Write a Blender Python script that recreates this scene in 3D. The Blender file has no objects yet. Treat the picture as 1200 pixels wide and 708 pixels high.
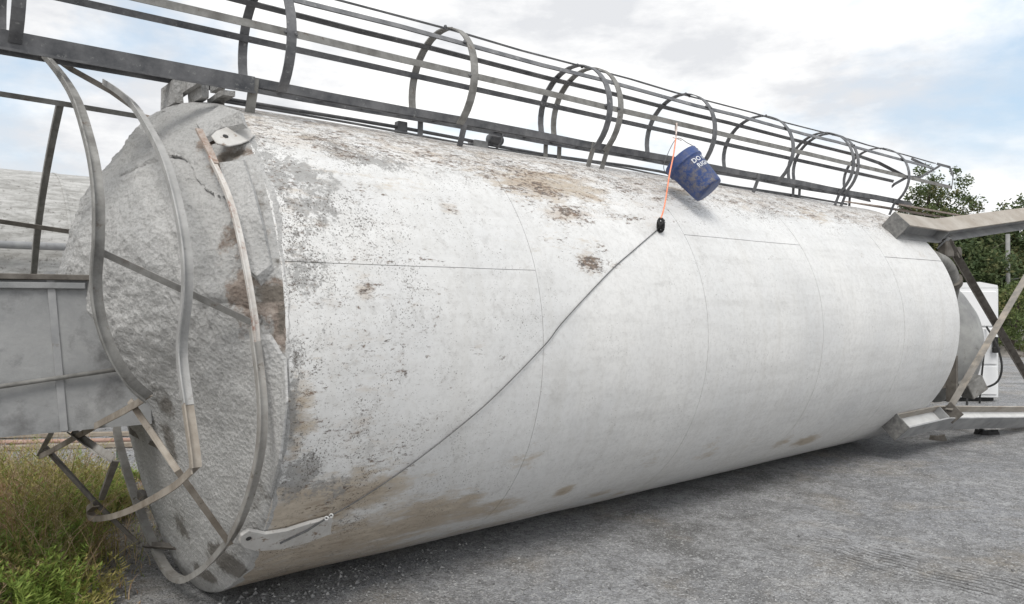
import bpy, bmesh, math, random
from mathutils import Vector, Matrix, noise
random.seed(7)
S = bpy.context.scene
C = S.collection
R_ = math.radians

# ------------------------------------------------------------------ camera
EYE = 1.77
cam = bpy.data.cameras.new('camera'); cam_o = bpy.data.objects.new('camera', cam); C.objects.link(cam_o)
cam.sensor_width = 36.0; cam.lens = 36.0 * 890 / 1200; cam.clip_end = 2000
cam_o.location = (0, 0, EYE); cam_o.rotation_euler = (R_(90), 0, 0)
S.camera = cam_o

# ------------------------------------------------------------------ sky and sun
SUN_EL, SUN_AZ = 52.0, 186.0          # azimuth clockwise from +Y, the side the light comes from
W = bpy.data.worlds.new('World'); S.world = W; W.use_nodes = True
wn, wl = W.node_tree.nodes, W.node_tree.links
wn.clear()
sky = wn.new('ShaderNodeTexSky'); sky.sky_type = 'NISHITA'; sky.sun_disc = False
sky.sun_elevation = R_(SUN_EL); sky.sun_rotation = R_(SUN_AZ); sky.air_density = 1.2; sky.dust_density = 2.5
tc = wn.new('ShaderNodeTexCoord')
mp = wn.new('ShaderNodeMapping'); mp.inputs['Scale'].default_value = (1, 1, 2.3)
nz = wn.new('ShaderNodeTexNoise'); nz.inputs['Scale'].default_value = 2.4; nz.inputs['Detail'].default_value = 9; nz.inputs['Roughness'].default_value = .56
nz.inputs['Distortion'].default_value = .25
rp = wn.new('ShaderNodeValToRGB'); rp.color_ramp.elements[0].position = .33; rp.color_ramp.elements[1].position = .50
nz2 = wn.new('ShaderNodeTexNoise'); nz2.inputs['Scale'].default_value = 3.6; nz2.inputs['Detail'].default_value = 8; nz2.inputs['Roughness'].default_value = .6
rp2 = wn.new('ShaderNodeValToRGB'); rp2.color_ramp.elements[0].position = .43; rp2.color_ramp.elements[1].position = .62
rp2.color_ramp.elements[0].color = (8.5, 8.45, 8.35, 1); rp2.color_ramp.elements[1].color = (5.7, 5.8, 6.0, 1)
mx = wn.new('ShaderNodeMix'); mx.data_type = 'RGBA'
hb = wn.new('ShaderNodeMix'); hb.data_type = 'RGBA'; hb.inputs[0].default_value = .62; hb.inputs[7].default_value = (5.0, 6.3, 7.6, 1)
bg = wn.new('ShaderNodeBackground'); bg.inputs['Strength'].default_value = .1
wo = wn.new('ShaderNodeOutputWorld')
wl.new(tc.outputs['Generated'], mp.inputs[0]); wl.new(mp.outputs[0], nz.inputs[0]); wl.new(nz.outputs[0], rp.inputs[0])
mp2 = wn.new('ShaderNodeMapping'); mp2.inputs['Scale'].default_value = (1, 1, 2.6); mp2.inputs['Location'].default_value = (3.1, 1.7, .4)
wl.new(tc.outputs['Generated'], mp2.inputs[0]); wl.new(mp2.outputs[0], nz2.inputs[0]); wl.new(nz2.outputs[0], rp2.inputs[0])
wl.new(sky.outputs[0], hb.inputs[6]); wl.new(rp.outputs[0], mx.inputs[0]); wl.new(hb.outputs[2], mx.inputs[6]); wl.new(rp2.outputs[0], mx.inputs[7])
wl.new(mx.outputs[2], bg.inputs[0]); wl.new(bg.outputs[0], wo.inputs[0])
sun = bpy.data.lights.new('sun', 'SUN'); sun.energy = 1.5; sun.angle = R_(24); sun.color = (1, .97, .92)
sun_o = bpy.data.objects.new('sun', sun); C.objects.link(sun_o)
_az, _el = R_(SUN_AZ), R_(SUN_EL)
_sd = Vector((math.sin(_az) * math.cos(_el), math.cos(_az) * math.cos(_el), math.sin(_el)))
sun_o.rotation_euler = _sd.to_track_quat('Z', 'Y').to_euler(); sun_o.location = (0, 0, 30)
S.view_settings.view_transform = 'Standard'; S.view_settings.look = 'None'
S.view_settings.gamma = 1; S.view_settings.use_curve_mapping = False
S.view_settings.exposure = .50

# ------------------------------------------------------------------ the silo's frame: t along its axis, n away from the viewer, z up from its axis
TH = R_(50.768); DIST = 5.0016; RAD = 1.5; T0 = 5.5
AX = Vector((math.sin(TH), math.cos(TH), 0)); NX = Vector((-math.cos(TH), math.sin(TH), 0))
AXZ = RAD - EYE                                   # axis height seen from the eye
def L(t, n, z): return Vector((t - T0, n, z + RAD))
def view(px, py): return Vector(((px - 600) / 890, 1, (354 - py) / 890))
def at_t(px, py, t):
    v = view(px, py); p = v * (t / v.dot(AX)); return L(t, p.dot(NX) - DIST, p.z - AXZ)
def at_n(px, py, nn):
    v = view(px, py); p = v * ((DIST + nn) / v.dot(NX)); return L(p.dot(AX), nn, p.z - AXZ)
def at_shell(px, py, r):
    v = view(px, py); vn, vz = v.dot(NX), v.z
    a = vn * vn + vz * vz; b = -2 * vn * DIST - 2 * vz * AXZ; c = DIST ** 2 + AXZ ** 2 - r * r
    q = b * b - 4 * a * c
    s = (-b - math.sqrt(max(q, 0))) / (2 * a); p = v * s
    return L(p.dot(AX), p.dot(NX) - DIST, p.z - AXZ)
def cyl(t, deg, r):                               # deg 0 faces the viewer, 90 is the top
    a = R_(deg); return L(t, -r * math.cos(a), r * math.sin(a))
def world(t, n, z): return AX * t + NX * (DIST + n) + Vector((0, 0, z + RAD))
def ground_at(px, py):
    v = view(px, py); s = -EYE / v.z; return Vector((v.x * s, s, 0))

# ------------------------------------------------------------------ materials
class NT:
    def __init__(s, name):
        s.m = bpy.data.materials.new(name); s.m.use_nodes = True
        s.n, s.l = s.m.node_tree.nodes, s.m.node_tree.links
        s.b = s.n['Principled BSDF']
        s.tc = s.n.new('ShaderNodeTexCoord')
    def noise(s, scale, detail=6, rough=.6, dist=0, mapping=None):
        t = s.n.new('ShaderNodeTexNoise'); t.inputs['Scale'].default_value = scale; t.inputs['Detail'].default_value = detail
        t.inputs['Roughness'].default_value = rough; t.inputs['Distortion'].default_value = dist
        src = s.tc.outputs['Object']
        if mapping:
            mp = s.n.new('ShaderNodeMapping'); mp.inputs['Scale'].default_value = mapping; s.l.new(src, mp.inputs[0]); src = mp.outputs[0]
        s.l.new(src, t.inputs['Vector']); return t.outputs[0]
    def voronoi(s, scale, feature='F1'):
        t = s.n.new('ShaderNodeTexVoronoi'); t.feature = feature; t.inputs['Scale'].default_value = scale
        s.l.new(s.tc.outputs['Object'], t.inputs['Vector']); return t.outputs['Distance']
    def ramp(s, src, stops):
        r = s.n.new('ShaderNodeValToRGB'); e = r.color_ramp.elements
        while len(e) < len(stops): e.new(.5)
        for k, (p, c) in enumerate(stops):
            e[k].position = p; e[k].color = (c, c, c, 1) if isinstance(c, (int, float)) else (*c, 1)
        s.l.new(src, r.inputs[0]); return r.outputs[0]
    def mix(s, f, a, b, mode='MIX'):
        m = s.n.new('ShaderNodeMix'); m.data_type = 'RGBA'; m.blend_type = mode
        for i, v in ((0, f), (6, a), (7, b)):
            if isinstance(v, bpy.types.NodeSocket): s.l.new(v, m.inputs[i])
            elif i == 0: m.inputs[0].default_value = v
            else: m.inputs[i].default_value = (v, v, v, 1) if isinstance(v, (int, float)) else (*v, 1)
        return m.outputs[2]
    def math(s, op, a, b=0.0):
        m = s.n.new('ShaderNodeMath'); m.operation = op; m.use_clamp = op in ('MULTIPLY_ADD',)
        for i, v in ((0, a), (1, b)):
            if isinstance(v, bpy.types.NodeSocket): s.l.new(v, m.inputs[i])
            else: m.inputs[i].default_value = v
        return m.outputs[0]
    def attr(s, name):
        a = s.n.new('ShaderNodeAttribute'); a.attribute_name = name; return a.outputs['Fac']
    def color(s, c):
        if isinstance(c, bpy.types.NodeSocket): s.l.new(c, s.b.inputs['Base Color'])
        else: s.b.inputs['Base Color'].default_value = (*c, 1)
    def rough(s, r, metal=0, spec=.5):
        if isinstance(r, bpy.types.NodeSocket): s.l.new(r, s.b.inputs['Roughness'])
        else: s.b.inputs['Roughness'].default_value = r
        s.b.inputs['Metallic'].default_value = metal; s.b.inputs['Specular IOR Level'].default_value = spec
    def bump(s, h, strength=.5, dist=.01):
        b = s.n.new('ShaderNodeBump'); b.inputs['Strength'].default_value = strength; b.inputs['Distance'].default_value = dist
        s.l.new(h, b.inputs['Height']); s.l.new(b.outputs[0], s.b.inputs['Normal'])

def grit(name, c1, c2, scale=6, rough=.8, bump=.4, bscale=60, dist=.004, c3=None, s3=20, lim=(.58, .66), metal=0):
    t = NT(name); c = t.mix(t.ramp(t.noise(scale, 8, .65), [(.35, 0.), (.65, 1.)]), c1, c2)
    if c3: c = t.mix(t.ramp(t.noise(s3, 8, .7), [(lim[0], 0.), (lim[1], 1.)]), c, c3)
    t.color(c); t.rough(rough, metal, .3); t.bump(t.noise(bscale, 6, .7), bump, dist); return t.m

M = {}
M['steel'] = grit('cement dusted grey steel', (.16, .155, .145), (.30, .295, .28), 9, .7, .4, 90, .003, (.12, .085, .06), 16, (.60, .72))
M['ladder_steel'] = grit('weathered dark ladder steel', (.085, .088, .095), (.20, .20, .205), 7, .55, .35, 80, .002, (.33, .33, .32), 26, (.60, .70))
M['rail_steel'] = grit('dusty brown grey bar', (.23, .215, .195), (.37, .36, .34), 8, .75, .4, 80, .003, (.10, .075, .055), 12, (.60, .70))
M['bar_grey'] = grit('cement coated bar', (.30, .298, .29), (.42, .415, .405), 8, .85, .5, 70, .004, (.18, .16, .14), 13, (.62, .72))
M['tan_bar'] = grit('tan dusted bar', (.20, .168, .135), (.35, .315, .27), 6, .8, .4, 80, .003, (.11, .08, .06), 11, (.60, .70))
M['dark_bar'] = grit('dirty dark bar', (.09, .08, .07), (.19, .175, .155), 9, .75, .4, 80, .003)
M['rusty'] = grit('rusted flat steel', (.27, .19, .15), (.48, .43, .39), 30, .85, .5, 90, .003, (.12, .06, .04), 30)
M['white_crust'] = grit('lime crusted strip', (.50, .46, .42), (.66, .64, .61), 18, .9, .6, 50, .006, (.30, .16, .12), 14, (.55, .66))
M['box_grey'] = grit('cement grey painted box', (.25, .255, .258), (.36, .362, .36), 3.2, .8, .45, 45, .004, (.15, .15, .15), 2.1, (.52, .66))
M['leg_dust'] = grit('dusty leg steel', (.31, .275, .235), (.42, .39, .35), 4, .8, .3, 60, .002, (.21, .17, .14), 9, (.60, .7))
M['brace_grey'] = grit('grey brown brace', (.20, .185, .165), (.32, .30, .275), 3, .75, .3, 60, .002, (.42, .37, .31), 2.2, (.5, .62))
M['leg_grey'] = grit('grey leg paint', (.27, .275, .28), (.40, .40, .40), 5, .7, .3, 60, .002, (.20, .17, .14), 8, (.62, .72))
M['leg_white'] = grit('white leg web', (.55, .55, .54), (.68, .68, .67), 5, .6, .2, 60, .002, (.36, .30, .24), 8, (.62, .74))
M['leg_end'] = grit('rough leg end plate', (.13, .13, .128), (.24, .235, .225), 24, .9, .8, 60, .006)
M['inner'] = grit('dark inner steel', (.03, .03, .03), (.06, .06, .06), 6, .9, .2, 40)
M['hopper'] = grit('grey hopper steel', (.27, .27, .265), (.40, .40, .385), 4, .6, .3, 50, .003, (.18, .17, .155), 6, (.58, .7))
M['rubber'] = grit('black rubber', (.012, .012, .012), (.03, .03, .03), 20, .6, .2, 80, .001)
M['wire'] = grit('steel wire rope', (.07, .07, .072), (.13, .13, .13), 40, .5, .3, 300, .001)
M['white_metal'] = grit('white painted sheet metal', (.72, .73, .74), (.80, .80, .80), 2, .55, .15, 30, .002, (.55, .52, .46), 5, (.64, .8))
M['wood'] = grit('weathered timber', (.24, .20, .16), (.38, .34, .28), 8, .85, .5, 60, .004)
M['red_steel'] = grit('pinkish primed steel', (.36, .22, .17), (.46, .33, .28), 10, .8, .4, 60, .003)
M['pole'] = grit('pale grey pole', (.20, .20, .20), (.28, .28, .27), 4, .8, .2, 40)

def m_orange():
    t = NT('orange braided rope'); t.color(t.mix(t.ramp(t.noise(180, 3), [(.4, 0.), (.6, 1.)]), (.82, .20, .09), (.90, .42, .28))); t.rough(.85); t.bump(t.noise(260, 2), .6, .001); return t.m
M['orange'] = m_orange()
def m_pinkwhite():
    t = NT('pale cord'); t.color(t.mix(t.ramp(t.noise(140, 3), [(.4, 0.), (.6, 1.)]), (.66, .50, .44), (.74, .70, .66))); t.rough(.85); return t.m
M['cord'] = m_pinkwhite()
def m_bucket():
    t = NT('dirty blue bucket plastic')
    c = t.mix(t.ramp(t.noise(5, 6), [(.35, 0.), (.7, 1.)]), (.024, .052, .165), (.042, .080, .225))
    d = t.math('MULTIPLY', t.ramp(t.noise(22, 12, .78), [(.44, 0.), (.60, .85)]), t.attr('dirt'))
    c = t.mix(d, c, t.mix(t.noise(30, 4), (.12, .10, .085), (.27, .25, .22)))
    t.color(c); t.rough(.5, 0, .4); t.bump(t.noise(50, 4), .15, .001); return t.m
M['bucket'] = m_bucket()
def m_plain(name, c, r=.7):
    t = NT(name); t.color(t.mix(t.ramp(t.noise(30, 5), [(.3, 0.), (.75, 1.)]), c, tuple(k * .72 for k in c))); t.rough(r); return t.m
M['letter'] = m_plain('white bucket print', (.74, .76, .80))

def m_shell():
    t = NT('weathered white silo paint')
    big = t.noise(1.1, 6, .6)
    streak = t.noise(1.0, 8, .62, .2, (1.0, 9, 9))
    c = t.mix(t.ramp(big, [(.3, 0.), (.7, 1.)]), (.64, .642, .64), (.75, .745, .73))
    c = t.mix(t.math('MULTIPLY', t.ramp(streak, [(.48, 0.), (.72, 1.)]), .34), c, (.47, .465, .45))
    fine = t.noise(26, 9, .72)
    c = t.mix(t.math('MULTIPLY', t.ramp(fine, [(.46, 0.), (.68, 1.)]), .34), c, (.42, .41, .39))
    drip = t.noise(1.0, 9, .66, .1, (7, .9, .9)); c = t.mix(t.math('MULTIPLY', t.ramp(drip, [(.50, 0.), (.70, 1.)]), .22), c, (.46, .44, .40))
    c = t.mix(t.math('MULTIPLY', t.ramp(t.noise(6, 12, .8, .3), [(.54, 0.), (.62, 1.)]), t.math('ADD', t.math('MULTIPLY', t.attr('speck'), .5), .05)), c, (.36, .35, .335))
    # soft brown and grey run-off, shaped stains with their own outline
    soil = t.attr('soil'); n1 = t.noise(4.2, 10, .74, .5, (.55, 1.9, 1.9)); n1b = t.noise(14, 12, .78, .3, (.5, 1.5, 1.5))
    n1c = t.math('ADD', t.math('MULTIPLY', n1, .48), t.math('MULTIPLY', n1b, .52))
    k = t.ramp(t.math('ADD', t.math('MULTIPLY', soil, .40), t.math('SUBTRACT', n1c, .5)), [(.17, 0.), (.31, 1.)])
    c = t.mix(t.math('MULTIPLY', k, .8), c, t.mix(t.ramp(n1b, [(.35, 0.), (.65, 1.)]), (.25, .18, .11), (.52, .445, .34)))
    # bare cement-grey areas where the paint is gone, broken up finely
    bare = t.attr('bare'); nb = t.math('ADD', t.math('MULTIPLY', t.noise(6, 8, .7, .2), .45), t.math('MULTIPLY', t.noise(34, 10, .75, .2), .55))
    k = t.ramp(t.math('ADD', t.math('MULTIPLY', bare, .34), t.math('SUBTRACT', nb, .5)), [(.16, 0.), (.21, 1.)])
    c = t.mix(t.math('MULTIPLY', k, .8), c, t.mix(t.ramp(fine, [(.35, 0.), (.65, 1.)]), (.21, .207, .20), (.35, .345, .335)))
    # brown weeping stains with rusted flakes in them
    rust = t.attr('rust'); n3 = t.math('ADD', t.math('MULTIPLY', t.noise(7, 8, .7, .6, (.6, 1.6, 1.6)), .4), t.math('MULTIPLY', t.noise(42, 8, .74, .5, (.6, 1.4, 1.4)), .6))
    k1 = t.ramp(t.math('ADD', t.math('MULTIPLY', rust, .40), t.math('SUBTRACT', n1c, .5)), [(.20, 0.), (.34, 1.)])
    c = t.mix(t.math('MULTIPLY', k1, .62), c, t.mix(t.ramp(n1b, [(.35, 0.), (.65, 1.)]), (.34, .25, .18), (.50, .43, .35)))
    k2 = t.ramp(t.math('ADD', t.math('MULTIPLY', rust, .235), t.math('SUBTRACT', n3, .5)), [(.148, 0.), (.20, 1.)])
    c = t.mix(t.math('MULTIPLY', k2, .9), c, t.mix(t.ramp(fine, [(.4, 0.), (.6, 1.)]), (.055, .045, .04), (.19, .13, .09)))
    # pin-point specks in loose clusters
    spk = t.attr('speck'); clus = t.ramp(t.noise(2.6, 6, .7), [(.38, 0.), (.66, 1.)]); n4 = t.noise(95, 5, .68)
    sp_ = t.math('MULTIPLY', t.math('ADD', spk, .12), t.math('ADD', clus, .25))
    k4 = t.ramp(t.math('ADD', t.math('MULTIPLY', sp_, .15), t.math('SUBTRACT', n4, .5)), [(.185, 0.), (.225, 1.)])
    c = t.mix(t.math('MULTIPLY', k4, .85), c, (.10, .088, .078))
    t.color(c); t.rough(t.ramp(fine, [(.3, .42), (.7, .62)]), 0, .35)
    h = t.math('ADD', t.math('MULTIPLY', t.noise(2.2, 4, .5), 1.2), t.math('MULTIPLY', fine, .10))
    h = t.math('SUBTRACT', h, t.math('MULTIPLY', k2, .12)); h = t.math('SUBTRACT', h, t.math('MULTIPLY', k, .10))
    t.bump(h, .35, .012); return t.m
M['shell'] = m_shell()
def m_lug():
    t = NT('painted lug plate'); c = t.mix(t.ramp(t.noise(8, 8, .7), [(.35, 0.), (.7, 1.)]), (.46, .445, .42), (.60, .59, .57))
    c = t.mix(t.ramp(t.noise(22, 9, .72), [(.57, 0.), (.62, 1.)]), c, (.26, .21, .17)); t.color(c); t.rough(.7); t.bump(t.noise(40, 6, .7), .4, .004); return t.m
M['lug'] = m_lug()
def m_crust():
    t = NT('set cement crust')
    n1 = t.noise(3.2, 9, .66); n2 = t.noise(15, 12, .74); n3 = t.noise(70, 8, .72)
    c = t.mix(t.ramp(n1, [(.34, 0.), (.66, 1.)]), (.47, .467, .457), (.60, .595, .583))
    c = t.mix(t.math('MULTIPLY', t.ramp(n3, [(.50, 0.), (.66, 1.)]), .5), c, (.24, .237, .23))
    c = t.mix(t.math('MULTIPLY', t.ramp(n2, [(.56, 0.), (.70, 1.)]), .45), c, (.30, .297, .29))
    k = t.ramp(t.math('ADD', t.math('MULTIPLY', t.attr('brown'), .5), t.math('SUBTRACT', t.noise(9, 8, .7), .5)), [(.22, 0.), (.34, 1.)])
    c = t.mix(k, c, t.mix(t.ramp(n2, [(.35, 0.), (.65, 1.)]), (.23, .185, .155), (.42, .365, .325)))
    kd = t.ramp(t.math('ADD', t.math('MULTIPLY', t.attr('dark'), .5), t.math('SUBTRACT', t.noise(7, 8, .7), .5)), [(.20, 0.), (.36, 1.)])
    c = t.mix(t.math('MULTIPLY', kd, .8), c, (.15, .135, .115))
    t.color(c); t.rough(.93, 0, .2)
    v = t.voronoi(42); h = t.math('ADD', t.math('MULTIPLY', n2, .16), t.math('MULTIPLY', n3, .5)); h = t.math('ADD', h, t.math('MULTIPLY', v, .30))
    t.bump(h, 1.0, .03); return t.m
M['crust'] = m_crust()
def m_tank():
    t = NT('weathered far tank paint'); n = t.noise(3, 10, .72, .3, (1, 4, 4))
    c = t.mix(t.ramp(n, [(.40, 0.), (.60, 1.)]), (.27, .265, .25), (.47, .465, .45)); c = t.mix(t.ramp(t.noise(14, 9, .75), [(.55, 0.), (.66, 1.)]), c, (.16, .15, .14))
    t.color(c); t.rough(.8); t.bump(n, .3, .02); return t.m
M['tank'] = m_tank()
def m_ground():
    t = NT('compacted grey gravel')
    n0 = t.noise(.35, 6, .6, .5); n1 = t.noise(1.3, 10, .70, .7); n2 = t.noise(13, 12, .78); n3 = t.noise(70, 8, .75); n5 = t.noise(150, 5, .7)
    c = t.mix(t.ramp(n1, [(.38, 0.), (.60, 1.)]), (.165, .163, .16), (.40, .40, .405))
    c = t.mix(t.math('MULTIPLY', t.ramp(n0, [(.42, 0.), (.60, 1.)]), .6), c, (.315, .325, .35))
    c = t.mix(t.math('MULTIPLY', t.ramp(t.noise(.9, 8, .66, .4), [(.52, 0.), (.64, 1.)]), .6), c, (.34, .295, .235))
    c = t.mix(t.math('MULTIPLY', t.ramp(t.noise(4.5, 10, .75, .5), [(.50, 0.), (.60, 1.)]), .45), c, (.50, .50, .505))
    c = t.mix(t.math('MULTIPLY', t.ramp(n2, [(.46, 0.), (.58, 1.)]), .60), c, (.13, .128, .126))
    vr = t.n.new('ShaderNodeTexVoronoi'); vr.inputs['Scale'].default_value = 75; t.l.new(t.tc.outputs['Object'], vr.inputs['Vector'])
    sep = t.n.new('ShaderNodeSeparateColor'); t.l.new(vr.outputs['Color'], sep.inputs[0])
    c = t.mix(t.ramp(sep.outputs[0], [(.0, .55), (.30, 0.)]), c, (.10, .098, .096))
    c = t.mix(t.ramp(sep.outputs[1], [(.80, 0.), (1., .65)]), c, (.56, .56, .555))
    c = t.mix(t.ramp(n3, [(.50, 0.), (.62, .6)]), c, (.11, .108, .106))
    c = t.mix(t.ramp(n5, [(.57, 0.), (.64, .8)]), c, (.60, .60, .595))
    c = t.mix(t.math('MULTIPLY', t.attr('soil'), t.ramp(n2, [(.35, .5), (.6, 1.)])), c, (.17, .145, .11))
    mp = t.n.new('ShaderNodeMapping'); mp.inputs['Rotation'].default_value = (0, 0, R_(50)); t.l.new(t.tc.outputs['Object'], mp.inputs[0])
    wv = t.n.new('ShaderNodeTexWave'); wv.bands_direction = 'Y'; wv.inputs['Scale'].default_value = 5.2; wv.inputs['Distortion'].default_value = 2.2; wv.inputs['Detail'].default_value = 4; wv.inputs['Detail Scale'].default_value = 2.5
    t.l.new(mp.outputs[0], wv.inputs[0]); tr = t.math('MULTIPLY', t.ramp(wv.outputs['Fac'], [(.72, 0.), (.95, 1.)]), t.math('MULTIPLY', t.attr('track'), t.ramp(t.noise(4, 5), [(.38, 0.), (.55, 1.)])))
    c = t.mix(t.math('MULTIPLY', tr, .75), c, (.09, .088, .085))
    t.color(c); t.rough(.95, 0, .15)
    h = t.math('ADD', t.math('MULTIPLY', n2, .55), t.math('MULTIPLY', n3, .5)); h = t.math('SUBTRACT', h, t.math('MULTIPLY', vr.outputs['Distance'], .5)); h = t.math('SUBTRACT', h, t.math('MULTIPLY', tr, .9))
    t.bump(h, .9, .022); return t.m
M['ground'] = m_ground()
def m_stone():
    t = NT('crushed stone'); oi = t.attr('tone')
    t.color(t.mix(oi, (.11, .11, .112), (.50, .495, .485))); t.rough(.92, 0, .2); t.bump(t.noise(60, 5), .4, .004); return t.m
M['stone'] = m_stone()
def m_leaf(name, a, b, c):
    t = NT(name); k = t.attr('tone'); col = t.mix(k, a, b); col = t.mix(t.ramp(t.noise(1.1, 5), [(.5, 0.), (.66, 1.)]), col, c)
    t.color(col); t.rough(.6, 0, .3)
    t.b.inputs['Subsurface Weight'].default_value = 0
    tr = t.n.new('ShaderNodeBsdfTranslucent'); t.l.new(col, tr.inputs[0]); ms = t.n.new('ShaderNodeMixShader'); ms.inputs[0].default_value = .28
    out = t.n['Material Output']; t.l.new(t.b.outputs[0], ms.inputs[1]); t.l.new(tr.outputs[0], ms.inputs[2]); t.l.new(ms.outputs[0], out.inputs['Surface'])
    return t.m
M['leaf'] = m_leaf('tree leaves', (.052, .085, .036), (.13, .165, .068), (.17, .155, .065))
M['leaf2'] = m_leaf('light tree leaves', (.075, .12, .04), (.18, .22, .08), (.23, .20, .08))
M['weed'] = m_leaf('weed stems', (.18, .19, .045), (.46, .40, .14), (.40, .30, .14))
M['weed_dry'] = m_leaf('dry weed stalks', (.32, .23, .14), (.62, .50, .34), (.48, .24, .16))
M['weed_green'] = m_leaf('green weed leaves', (.14, .22, .04), (.32, .40, .09), (.20, .28, .06))
M['bark'] = grit('bark', (.06, .05, .04), (.12, .10, .085), 8, .95, .6, 30, .01)

# ------------------------------------------------------------------ mesh helpers
class MB:
    def __init__(s): s.v, s.f, s.mi = [], [], []; s.at = {}
    def poly(s, vs, fs, mi=0):
        o = len(s.v); s.v += [tuple(v) for v in vs]
        for f in fs: s.f.append([o + i for i in f]); s.mi.append(mi)
    def box(s, c, ax, ay, az, hx, hy, hz, mi=0):
        c = Vector(c); X, Y, Z = ax * hx, ay * hy, az * hz
        vs = [c + X * i + Y * j + Z * k for i in (-1, 1) for j in (-1, 1) for k in (-1, 1)]
        s.poly(vs, [(0, 1, 3, 2), (4, 6, 7, 5), (0, 4, 5, 1), (2, 3, 7, 6), (0, 2, 6, 4), (1, 5, 7, 3)], mi)
    def abox(s, a, b, mi=0):
        a, b = Vector(a), Vector(b); c = (a + b) / 2; h = (b - a) / 2
        s.box(c, Vector((1, 0, 0)), Vector((0, 1, 0)), Vector((0, 0, 1)), abs(h.x), abs(h.y), abs(h.z), mi)
    def sweep(s, pts, prof, ref=Vector((1, 0, 0)), mi=0, closed=False):
        pts = [Vector(p) for p in pts]; n = len(pts); k = len(prof); vs, fs = [], []
        for i, p in enumerate(pts):
            if closed: T = pts[(i + 1) % n] - pts[i - 1]
            else: T = pts[min(i + 1, n - 1)] - pts[max(i - 1, 0)]
            T.normalize(); B = T.cross(ref)
            if B.length < 1e-4: B = T.cross(Vector((0, .3, 1)))
            B.normalize(); N = B.cross(T)
            vs += [p + N * a + B * b for a, b in prof]
        for i in range(n if closed else n - 1):
            j = (i + 1) % n
            for q in range(k): fs.append((i * k + q, i * k + (q + 1) % k, j * k + (q + 1) % k, j * k + q))
        if not closed: fs.append(tuple(range(k - 1, -1, -1))); fs.append(tuple((n - 1) * k + q for q in range(k)))
        s.poly(vs, fs, mi)
    def tube(s, pts, r, k=8, mi=0, closed=False, ref=Vector((0.13, .2, 1))):
        s.sweep(pts, [(r * math.cos(2 * math.pi * q / k), r * math.sin(2 * math.pi * q / k)) for q in range(k)], ref, mi, closed)
    def cone(s, pts_r, k=8, mi=0):
        pts = [Vector(p) for p, _ in pts_r]; vs, fs = [], []
        for i, (p, r) in enumerate(pts_r):
            T = (pts[min(i + 1, len(pts) - 1)] - pts[max(i - 1, 0)]).normalized(); B = T.cross(Vector((.31, .2, .93)) if abs(T.z) < .9 else Vector((1, 0, 0))).normalized(); N = B.cross(T)
            vs += [Vector(p) + (N * math.cos(2 * math.pi * q / k) + B * math.sin(2 * math.pi * q / k)) * r for q in range(k)]
        for i in range(len(pts) - 1):
            for q in range(k): fs.append((i * k + q, i * k + (q + 1) % k, (i + 1) * k + (q + 1) % k, (i + 1) * k + q))
        fs.append(tuple(range(k - 1, -1, -1))); fs.append(tuple((len(pts) - 1) * k + q for q in range(k)))
        s.poly(vs, fs, mi)
    def lathe(s, prof, o, axis, k=40, mi=0, cap=True):
        o = Vector(o); A = axis.normalized(); B = A.cross(Vector((.2, .3, 1))).normalized(); D = A.cross(B); vs, fs = [], []
        for (h, r) in prof: vs += [o + A * h + (B * math.cos(2 * math.pi * q / k) + D * math.sin(2 * math.pi * q / k)) * r for q in range(k)]
        for i in range(len(prof) - 1):
            for q in range(k): fs.append((i * k + q, i * k + (q + 1) % k, (i + 1) * k + (q + 1) % k, (i + 1) * k + q))
        if cap: fs.append(tuple(range(k - 1, -1, -1))); fs.append(tuple((len(prof) - 1) * k + q for q in range(k)))
        s.poly(vs, fs, mi)
    def build(s, name, mats, parent=None, smooth=False, bevel=0, recalc=True):
        me = bpy.data.meshes.new(name); me.from_pydata(s.v, [], s.f)
        for m in (mats if isinstance(mats, (list, tuple)) else [mats]): me.materials.append(M[m] if isinstance(m, str) else m)
        me.polygons.foreach_set('material_index', s.mi)
        if recalc:
            bm = bmesh.new(); bm.from_mesh(me); bmesh.ops.recalc_face_normals(bm, faces=bm.faces)
            if bevel: bmesh.ops.bevel(bm, geom=list(bm.edges), offset=bevel, segments=1, affect='EDGES', clamp_overlap=True)
            bm.to_mesh(me); bm.free()
        for nm, vals in s.at.items():
            a = me.attributes.new(nm, 'FLOAT', 'POINT'); a.data.foreach_set('value', vals)
        if smooth: me.polygons.foreach_set('use_smooth', [True] * len(me.polygons))
        me.update()
        o = bpy.data.objects.new(name, me); C.objects.link(o)
        if parent: o.parent = parent
        return o
def empty(name, parent=None, loc=(0, 0, 0), rz=0):
    o = bpy.data.objects.new(name, None); o.empty_display_size = .2; C.objects.link(o); o.location = loc; o.rotation_euler = (0, 0, rz)
    if parent: o.parent = parent
    return o
def tag(o, label=None, cat=None, group=None, kind=None):
    if label: o['label'] = label
    if cat: o['category'] = cat
    if group: o['group'] = group
    if kind: o['kind'] = kind
    return o
def smoothstep(a, b, x):
    k = max(0., min(1., (x - a) / (b - a))); return k * k * (3 - 2 * k)
def fbm(p, o=4): return noise.fractal(p, .9, 2.0, o)
def flat(w, h): return [(-w / 2, -h / 2), (w / 2, -h / 2), (w / 2, h / 2), (-w / 2, h / 2)]
def angle(w, h, th=.007): return [(-w / 2, 0), (w / 2, 0), (w / 2, th), (-w / 2 + th, th), (-w / 2 + th, h), (-w / 2, h)]
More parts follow.
